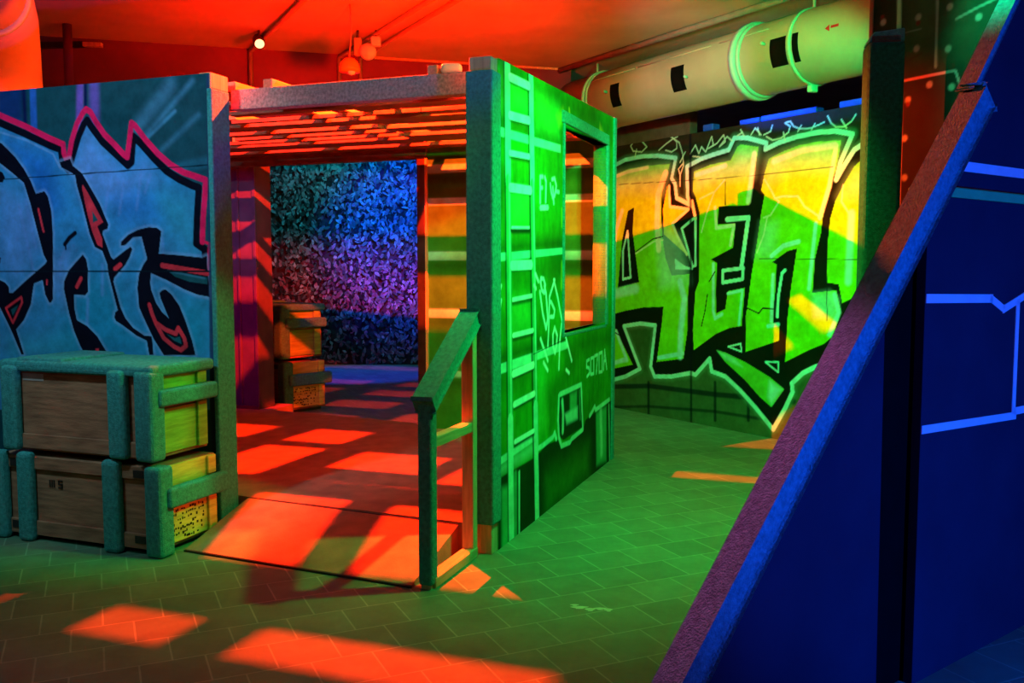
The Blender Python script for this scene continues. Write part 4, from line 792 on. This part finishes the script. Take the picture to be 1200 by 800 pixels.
# ------------------------------------------------------------------ purple lit panel beyond the doorway
pp = thing('folding_partition', 'purple lit upright partition crossed by red light inside the doorway', 'partition', (-2.43, 8.80, 0.15), R(70))
pt('panel_board', pp, 'purple', (0, 0.24, 0, 0.62, 0, 2.75), bev=0.004)
pt('upright_batten', pp, 'purple', (-0.02, 0.0, 0.0, 0.035, 0, 2.75), (-0.02, 0.0, 0.19, 0.215, 0, 2.75), bev=0.003)
pt('base_rail', pp, 'dark_wood', (-0.025, 0.0, 0.0, 0.62, 0, 0.03))

# ------------------------------------------------------------------ camouflage net
net = thing('camouflage_net', 'hanging camouflage net of torn leaf scraps seen through the hut doorway', 'net', (-2.4, 14.4, 0))
bm = NB(); box(bm, -2.6, 2.4, 0.06, 0.09, 0.0, 3.34); obj('backing_cloth', bm, 'wall_dark', net)
V, F, CC = [], [], []
cols = [np.array(c[:3]) for c in (rgb(95, 115, 115), rgb(120, 130, 135), rgb(62, 85, 85), rgb(96, 96, 100), rgb(30, 36, 36))]
for ix in range(112):
    for iz in range(84):
        x = -2.55 + 4.9 * (ix + rng.uniform(-.4, .4)) / 112; z = 0.05 + 3.25 * (iz + rng.uniform(-.4, .4)) / 83
        if rng.random() < 0.28 + 0.3 * (vnoise(np.array([x]), np.array([z]), 2.2, 5)[0] > 0.6): continue
        a = rng.normal(0, .7); w = rng.uniform(.016, .034); h = rng.uniform(.035, .07); ti = rng.uniform(-.7, .7); tj = rng.uniform(-.5, .7)
        n0 = len(V); k = cols[rng.integers(0, 5)] * rng.uniform(.6, 1.3)
        for px_, pz_ in ((-w * .5, -h), (w * .6, -h * .6), (w, h * .1), (w * .3, h), (-w * .7, h * .7), (-w, -h * .2)):
            qx = px_ * math.cos(a) - pz_ * math.sin(a); qz = px_ * math.sin(a) + pz_ * math.cos(a)
            V.append((x + qx * math.cos(ti), -0.02 + qx * math.sin(ti) - qz * math.sin(tj) + rng.uniform(-.015, .015), z + qz * math.cos(tj))); CC.append(k)
        F.append(tuple(range(n0, n0 + 6)))
me = bpy.data.meshes.new('net_scraps'); me.from_pydata(V, [], F); me.update()
ca = me.color_attributes.new('paint', 'FLOAT_COLOR', 'POINT'); cc = np.ones((len(V), 4), np.float32); cc[:, :3] = np.array(CC); ca.data.foreach_set('color', cc.ravel())
me.materials.append(M['leaf']); o = bpy.data.objects.new('net_scraps', me); COL.objects.link(o); o.parent = net; o['kind'] = 'stuff'
bm = NB(); tube(bm, [(-2.6, -0.02, 3.36), (2.4, -0.02, 3.36)], 0.02, 8); obj('hanging_rail', bm, 'cable', net)
pt('lit_edge_strip', net, 'white', (-2.6, 2.4, -0.05, -0.04, 3.21, 3.34))  # white strip added so the net's top edge looks lit

# ------------------------------------------------------------------ ducts
def ring(bm, c, ax, r, w, th, seg=32): lathe(bm, [(r, -w / 2), (r + th, -w / 2), (r + th, w / 2), (r, w / 2)], c, ax, seg)
DC = np.array([1.856, 8.0, 3.2]); DA = unit(149); DR = 0.283
dk = thing('ventilation_duct', 'long cream ventilation duct with black patches for vent openings above the graffiti wall', 'duct', tuple(DC), R(90 - 149))
bm = NB(); tube(bm, [(-2.25, 0, 0), (-1.2, 0, 0), (-0.62, 0, 0), (0.6, 0, 0), (1.3, 0, 0), (2.3, 0, 0)], DR, 40, True); obj('duct_tube', bm, 'duct', dk)
bm = NB(); tube(bm, [(-2.05, 0.0, 0.0), (-2.3, 0.03, -0.02), (-2.48, 0.16, -0.06), (-2.55, 0.36, -0.1)], [DR * 1.0, DR * .98, DR * .94, DR * .9], 32); obj('duct_elbow', bm, 'duct', dk)
for x, w, th in ((-1.75, 0.05, 0.022), (0.33, 0.06, 0.035)):
    bm = NB(); ring(bm, (x, 0, 0), (1, 0, 0), DR - 0.004, w, th); ring(bm, (x + w * .9, 0, 0), (1, 0, 0), DR - 0.004, 0.03, th * .6); obj('duct_flange', bm, 'duct_band', dk)
bm = NB(); ring(bm, (0.91, 0, 0), (1, 0, 0), DR - 0.003, 0.03, 0.014); box(bm, 0.89, 0.94, -0.05, 0.02, -DR - 0.06, -DR - 0.005, bev=0.006); obj('hose_clamp', bm, 'duct_band', dk)
def patch(bm, x0, x1, a0, a1, r, n=8):
    vs = []
    for i in range(n + 1):
        a = R(a0 + (a1 - a0) * i / n); vs.append([bm.verts.new((x, -math.cos(a) * r, math.sin(a) * r)) for x in (x0, x1)])
    for i in range(n): bm.faces.new((vs[i][0], vs[i + 1][0], vs[i + 1][1], vs[i][1])).smooth = True
for x0, x1 in ((-1.31, -1.17), (-0.43, -0.26), (0.72, 0.88), (0.94, 1.0)):
    bm = NB(); patch(bm, x0, x1, -32, 12, DR + 0.002); obj('vent_dark_patch', bm, 'black', dk)  # black patch on the tube stands in for the dark inside a vent
for x, a in ((-1.36, 0), (-0.22, -12), (0.66, 8)):
    bm = NB(); p = Vector((x, -math.cos(R(a)) * DR, math.sin(R(a)) * DR)); tube(bm, [p, p * 1.0 + Vector((0, -0.035, 0.005))], 0.012, 8); obj('vent_stud', bm, 'duct_band', dk)
for x0, x1 in ((-0.95, 0.02), (0.12, 0.66), (-1.95, -1.0)):
    bm = NB(); tube(bm, [(x0, -math.cos(R(35)) * DR, math.sin(R(35)) * DR), (x1, -math.cos(R(35)) * DR, math.sin(R(35)) * DR)], 0.006, 6); obj('seam_rib', bm, 'duct', dk)
for x in (-1.9, 0.9):
    bm = NB(); tube(bm, [(x, 0, DR), (x, 0, CEIL - 3.2)], 0.012, 8); obj('hanger_rod', bm, 'duct_band', dk)
bm = NB(); patch(bm, 1.30, 1.37, 4, 8, DR + 0.002, 2)
vs = [bm.verts.new((1.29, -DR - 0.002, v)) for v in (0.0, 0.05)] + [bm.verts.new((1.25, -DR - 0.002, 0.027))]; bm.faces.new(vs)
obj('arrow_sticker', bm, 'red_sticker', dk)['label'] = 'small red arrow sticker'

ld = thing('ventilation_duct', 'orange lit bent duct above the left graffiti panel', 'duct', (0, 0, 0))
bm = NB(); tube(bm, [(-2.95, 4.9, 3.25), (-3.2, 5.5, 3.25), (-3.36, 5.98, 3.25)], 0.262, 36); obj('duct_tube', bm, 'duct', ld)
bm = NB(); tube(bm, [(-3.36, 5.98, 3.25), (-3.45, 6.22, 3.25), (-3.56, 6.46, 3.2), (-3.66, 6.66, 3.05), (-3.70, 6.75, 2.8), (-3.71, 6.77, 2.4), (-3.71, 6.77, 0.0)], [.262, .27, .28, .285, .285, .282, .282], 36); obj('duct_elbow', bm, 'duct', ld)
ax = Vector((-0.16, 0.48, 0)).normalized()
bm = NB(); ring(bm, (-3.355, 5.965, 3.25), ax, 0.255, 0.07, 0.028, 40); obj('duct_flange', bm, 'duct_band', ld)
bm = NB(); ring(bm, (-3.16, 5.40, 3.25), ax, 0.255, 0.03, 0.016, 40); obj('hose_clamp', bm, 'duct_band', ld)

# ------------------------------------------------------------------ ceiling fittings
def conduit(name, label, path, r):
    bm = NB(); tube(bm, path, r, 8); return tag(obj(name, bm, 'cable'), label, 'conduit', 'ceiling conduits')
zc = CEIL - 0.03
def under(p, q):           # run along the ceiling, then down the face of the beam and below it
    p = Vector((*p, zc)); q = Vector((*q, zc)); d = q - p
    t = (sa - p).dot(sn) / d.dot(sn); h = p + d * t - sn * 0.03
    return [p, h - Vector((0, 0, 0)), h - Vector((0, 0, 0.70))]
conduit('ceiling_conduit', 'thin conduit on the red ceiling carrying the small spotlight', under((-1.30, 6.7), (-3.065, 10.05)), 0.022)
conduit('ceiling_conduit', 'left one of the two conduits crossing the ceiling above the hut', under((-0.30, 6.7), (-2.29, 10.27)), 0.02)
conduit('ceiling_conduit', 'right one of the two conduits crossing the ceiling above the hut', under((-0.10, 6.7), (-2.05, 10.27)), 0.02)
conduit('ceiling_conduit', 'long dark red conduit on the ceiling beside the cream duct', [(0.50, 9.80, zc), (2.40, 6.75, zc)], 0.03)
pl_ = thing('standing_pipe', 'dark upright pipe behind the left graffiti panel', 'pipe', (-3.83, 8.1, 0))
bm = NB(); tube(bm, [(0, 0, 0), (0, 0, CEIL)], 0.038, 14); obj('pipe_body', bm, 'soffit', pl_)
bm = NB(); bar(bm, (-0.36, 0.17, 3.46), (0.06, 0.17, 3.47), 0.05, 0.05); bar(bm, (-0.02, 0.05, 3.47), (-0.02, 0.17, 3.47), 0.03, 0.03); obj('bracket_arm', bm, 'iron', pl_)
bm = NB(); bar(bm, (0.06, 0.17, 3.47), (0.22, 0.17, 3.465), 0.05, 0.035); obj('bracket_tip', bm, 'wood', pl_)
sp = thing('spotlight', 'small lit spotlight on the conduit of the red ceiling', 'lamp', (-2.235, 8.30, 3.5))
bm = NB(); d = Vector((0.3, -0.75, -0.5)).normalized(); tube(bm, [-d * 0.07, d * 0.05], 0.05, 16); obj('lamp_housing', bm, 'iron', sp)
bm = NB(); lathe(bm, [(0.0, 0.0), (0.036, 0.004), (0.044, -0.01)], d * 0.055, d, 16); obj('lamp_lens', bm, 'lens_on', sp)
bm = NB(); tube(bm, [(0, 0, 0.02), (0, 0, 0.1)], 0.012, 8); obj('lamp_stem', bm, 'iron', sp)
fx = thing('emergency_light', 'twin headed emergency light hanging under the red ceiling', 'lamp', (-1.30, 8.3, 3.46))
pt('mounting_box', fx, 'wood', (-0.09, -0.03, -0.03, 0.03, -0.08, 0.07), bev=0.005)
bm = NB(); lathe(bm, [(0.0, 0.0), (0.06, 0.0), (0.075, 0.05), (0.05, 0.1), (0.0, 0.11)], (0.03, -0.02, -0.04), (0.1, -0.8, -0.4), 18); obj('lamp_head', bm, 'white', fx)
pt('side_lamp', fx, 'white', (0.06, 0.14, -0.04, 0.03, 0.0, 0.08), bev=0.008)
bm = NB(); tube(bm, [(-0.08, 0, 0.03), (-0.06, 0, 0.12), (-0.06, 0, 0.14)], 0.01, 8); obj('lamp_bracket', bm, 'iron', fx)
bm = NB(); tube(bm, [(0.1, 0, 0.07), (0.1, 0, 0.14)], 0.01, 8); obj('lamp_bracket', bm, 'iron', fx)
bm = NB(); tube(bm, [(-0.05, 0, -0.02), (0.03, 0, -0.02)], 0.012, 8); obj('lamp_arm', bm, 'iron', fx)
gl = thing('globe_lamp', 'orange dome lamp hanging just above the hut roof', 'lamp', (-1.30, 7.5, 3.10))
bm = NB(); lathe(bm, [(0.0, 0.085), (0.04, 0.075), (0.07, 0.045), (0.084, 0.0), (0.08, -0.03), (0.0, -0.035)], (0, 0, 0), (0, 0, 1), 20); obj('lamp_dome', bm, 'orange', gl)
bm = NB(); lathe(bm, [(0.03, -0.03), (0.028, -0.05), (0.0, -0.06)], (0.02, -0.03, 0), (0, 0, 1), 14); obj('lamp_bulb', bm, 'white', gl)
bm = NB(); tube(bm, [(0, 0, 0.08), (0.02, 0, 0.3), (0.01, 0, CEIL - 3.10)], 0.006, 6); obj('lamp_cord', bm, 'cable', gl)
fl_ = thing('work_lamp', 'white rounded lamp sitting on the right end of the hut beam', 'lamp', (-0.335, 4.985, 2.531))
pt('lamp_body', fl_, 'white', (-0.045, 0.07, -0.03, 0.03, 0.002, 0.058), bev=0.024, seg=4)
pt('lamp_foot', fl_, 'iron', (-0.01, 0.05, -0.02, 0.02, 0.0, 0.006))

# ------------------------------------------------------------------ barricade on the right
bc = thing('sloped_barricade', 'large dark blue barricade with padded sloping edge and taped outlines at the right', 'barricade', (2.151, 3.754, 0), R(38))
bm = NB(); prism(bm, [(-2.40, 0), (-1.125, 0), (-1.145, 1.50), (-1.20, 1.46)], 0.012, 0.045); obj('left_board', bm, 'board', bc)
bm = NB(); prism(bm, [(-0.885, 0), (1.2, 0), (1.2, 1.755), (-0.82, 1.755), (-0.885, 1.68)], 0.012, 0.045); obj('right_board', bm, 'board', bc)
bm = NB(); prism(bm, [(-0.875, 1.80), (1.2, 1.80), (1.2, 2.95), (0.077, 2.95)], 0.02, 0.052); obj('upper_board', bm, 'board', bc)
pt('ledge', bc, 'ledge_greenlit', (-0.83, 1.2, 0.004, 0.12, 1.757, 1.793), bev=0.004, label='narrow ledge between the boards, green light in its colour')
bm = NB(); prism(bm, [(-1.24, 0), (-0.80, 0), (-0.80, 1.74), (-0.90, 1.74), (-1.24, 1.36)], 0.06, 0.10); obj('gap_shade_board', bm, 'black', bc)['label'] = 'black board added to keep the gap dark'  # added board, painted black as the shade inside the gap
D1 = Vector((0.662, 0, 0.75)); PZ = Vector((0.75, 0, -0.662))
bm = NB(); a = Vector((-2.513, 0.03, 0)) + PZ * 0.0525; b = Vector((-0.575, 0.03, 2.161)) + PZ * 0.0525; a.y = b.y = 0.021; bar(bm, a, b, 0.052, 0.105, up=tuple(-PZ), bev=0.02, seg=3); obj('lower_edge_padding', bm, 'carpet', bc)
bm = NB(); a = Vector((-0.595, 0.046, 2.160)) + PZ * 0.02; b = Vector((0.057, 0.046, 2.95)) + PZ * 0.02; bar(bm, a, b, 0.056, 0.03, up=tuple(-PZ), bev=0.006, seg=2); obj('upper_edge_padding', bm, 'carpet', bc)
bm = NB(); prism(bm, [(-2.3, 0.02), (1.1, 0.02), (1.1, 0.10), (-2.22, 0.10)], 0.30, 0.36); obj('rear_foot_rail', bm, 'dark_wood', bc)
pt('rear_strut', bc, 'dark_wood', (-1.75, -1.68, 0.04, 0.36, 0.02, 0.09), (0.2, 0.27, 0.04, 0.36, 0.02, 0.09), (-0.75, -0.68, 0.07, 0.36, 0.02, 0.09))
def tape(p, q, w, y=0.0105):
    bm = NB(); bar(bm, (p[0], y, p[1]), (q[0], y, q[1]), w, 0.003, up=(0, -1, 0), ext=w * 0.35); obj('tape_strip', bm, 'tape', bc)
tape((-0.715, 1.872), (1.2, 1.885), 0.036, 0.0185)
tape((-0.87, 1.397), (-0.393, 1.388), 0.032); tape((-0.393, 1.388), (-0.285, 1.345), 0.028); tape((-0.285, 1.345), (-0.10, 1.395), 0.03); tape((-0.10, 1.395), (0.5, 1.40), 0.03)
tape((-0.163, 1.37), (-0.163, 0.93), 0.028); tape((-0.87, 0.932), (-0.15, 0.912), 0.03); tape((-0.15, 0.93), (0.5, 0.93), 0.03)

# ================================================================== LIGHT
w = bpy.data.worlds.new('World'); scene.world = w; w.use_nodes = True
w.node_tree.nodes['Background'].inputs[0].default_value = (0.02, 0.03, 0.04, 1); w.node_tree.nodes['Background'].inputs[1].default_value = 0.05
def light(name, kind, loc_, col, e, size=0.02, target=None, spot=120, blend=0.3, shape=None, sy=None):
    d = bpy.data.lights.new(name, kind); d.energy = e; d.color = col
    if kind == 'AREA': d.size = size; d.shape = 'RECTANGLE' if sy else 'SQUARE'; d.size_y = sy or size
    else: d.shadow_soft_size = size
    if kind == 'SPOT': d.spot_size = R(spot); d.spot_blend = blend
    o = bpy.data.objects.new(name, d); COL.objects.link(o); o.location = loc_
    if target: o.rotation_euler = (Vector(target) - Vector(loc_)).to_track_quat('-Z', 'Y').to_euler()
    return o
RED = (1.0, 0.015, 0.001)
light('red_flood', 'SPOT', (-0.845, 5.858, 3.196), RED, 5000, 0.012, target=(-0.865, 5.888, 2.196), spot=163, blend=0.12)
light('red_ceiling_fill', 'SPOT', (-0.8, 6.3, 2.75), (1.0, 0.009, 0.0), 750, 0.05, target=(-0.98, 7.05, 3.6), spot=108, blend=0.5)  # added lamp that reddens the ceiling; no fixture stands on the roof
light('red_duct_fill', 'SPOT', (-1.6, 6.25, 2.85), (1.0, 0.05, 0.0), 330, 0.04, target=(-3.6, 6.3, 3.1), spot=50, blend=0.6)  # extra lamp put in to turn the left duct orange
light('red_edge_fill', 'SPOT', (-0.2, 4.35, 3.5), (1.0, 0.03, 0.14), 1700, 0.03, target=(0.76, 2.69, 0.86), spot=25, blend=0.8)  # added only to redden the barricade's lower padding
light('green_edge_fill', 'SPOT', (1.25, 3.9, 3.3), (0.0, 1.0, 0.40), 280, 0.05, target=(2.05, 3.95, 2.75), spot=66, blend=0.7)  # added to green the upper padding and the top of the partition
light('facade_fill', 'SPOT', (-0.9, 1.2, 3.35), (0.18, 1.0, 0.60), 85, 0.06, target=(-0.55, 4.8, 2.15), spot=32, blend=0.6)  # fill added to lift the hut's front beam and posts
light('green_flood', 'SPOT', (1.20, 4.50, 2.90), (0.0, 1.0, 0.15), 430, 0.06, target=(0.6, 5.9, 1.0), spot=126, blend=0.9)
light('green_wall_fill', 'SPOT', (1.35, 4.75, 2.95), (0.0, 1.0, 0.20), 480, 0.06, target=(2.0, 8.6, 2.0), spot=66, blend=0.5)  # added lamp that strengthens the green on the graffiti wall
light('green_crate_spot', 'SPOT', (0.7, 4.05, 3.3), (0.02, 1.0, 0.16), 200, 0.04, target=(-1.72, 4.95, 0.62), spot=26, blend=0.6)
light('blue_flood', 'SPOT', (2.8, 1.3, 0.75), (0.0, 0.085, 1.0), 420, 0.08, target=(1.95, 3.1, 1.35), spot=100, blend=0.5)
light('cool_fill', 'AREA', (-2.6, 0.6, 3.3), (0.10, 0.85, 0.70), 7.5, 0.8, target=(-2.2, 5.2, 1.0), sy=0.5)  # unseen fill light added near the camera
light('panel_fill', 'SPOT', (-2.7, 3.3, 3.4), (0.48, 0.92, 1.0), 160, 0.1, target=(-2.6, 5.4, 1.85), spot=74, blend=0.6)  # extra fill aimed at the left graffiti panel alone
light('violet_spot', 'SPOT', (-2.9, 6.9, 2.3), (0.25, 0.0, 1.0), 36, 0.05, target=(-2.55, 8.85, 1.4), spot=60, blend=0.6)
light('back_blue', 'SPOT', (-1.2, 11.0, 3.3), (0.0, 0.06, 1.0), 3000, 0.06, target=(-1.5, 14.2, 2.15), spot=50, blend=0.9)
light('back_floor_blue', 'SPOT', (-2.2, 12.6, 3.3), (0.02, 0.05, 1.0), 700, 0.06, target=(-2.2, 13.1, 0), spot=44, blend=0.5)
light('back_cyan', 'SPOT', (-2.6, 12.9, 3.5), (0.0, 0.8, 1.0), 110, 0.05, target=(-2.8, 14.4, 2.9), spot=150, blend=0.8)
light('wall_top_blue', 'SPOT', (0.92, 9.30, 2.80), (0.0, 0.06, 1.0), 1500, 0.03, target=(2.45, 7.90, 2.90), spot=13, blend=0.5)
light('duct_fill', 'SPOT', (-0.1, 6.0, 2.95), (0.95, 0.86, 0.86), 130, 0.05, target=(1.75, 8.3, 3.12), spot=38, blend=0.8)  # white fill added to brighten the cream duct


# ================================================================== CAMERA
cam = bpy.data.cameras.new('Camera'); cam.sensor_width = 36; cam.lens = 1077 / 1200 * 36; cam.clip_start = 0.05
co = bpy.data.objects.new('Camera', cam); COL.objects.link(co); co.location = (0, 0, 1.5); co.rotation_euler = (R(90 - 4.5), 0, 0)
scene.camera = co
vs_ = scene.view_settings; vs_.view_transform = 'Standard'; vs_.look = 'None'; vs_.exposure = 0; vs_.gamma = 1; vs_.use_curve_mapping = False
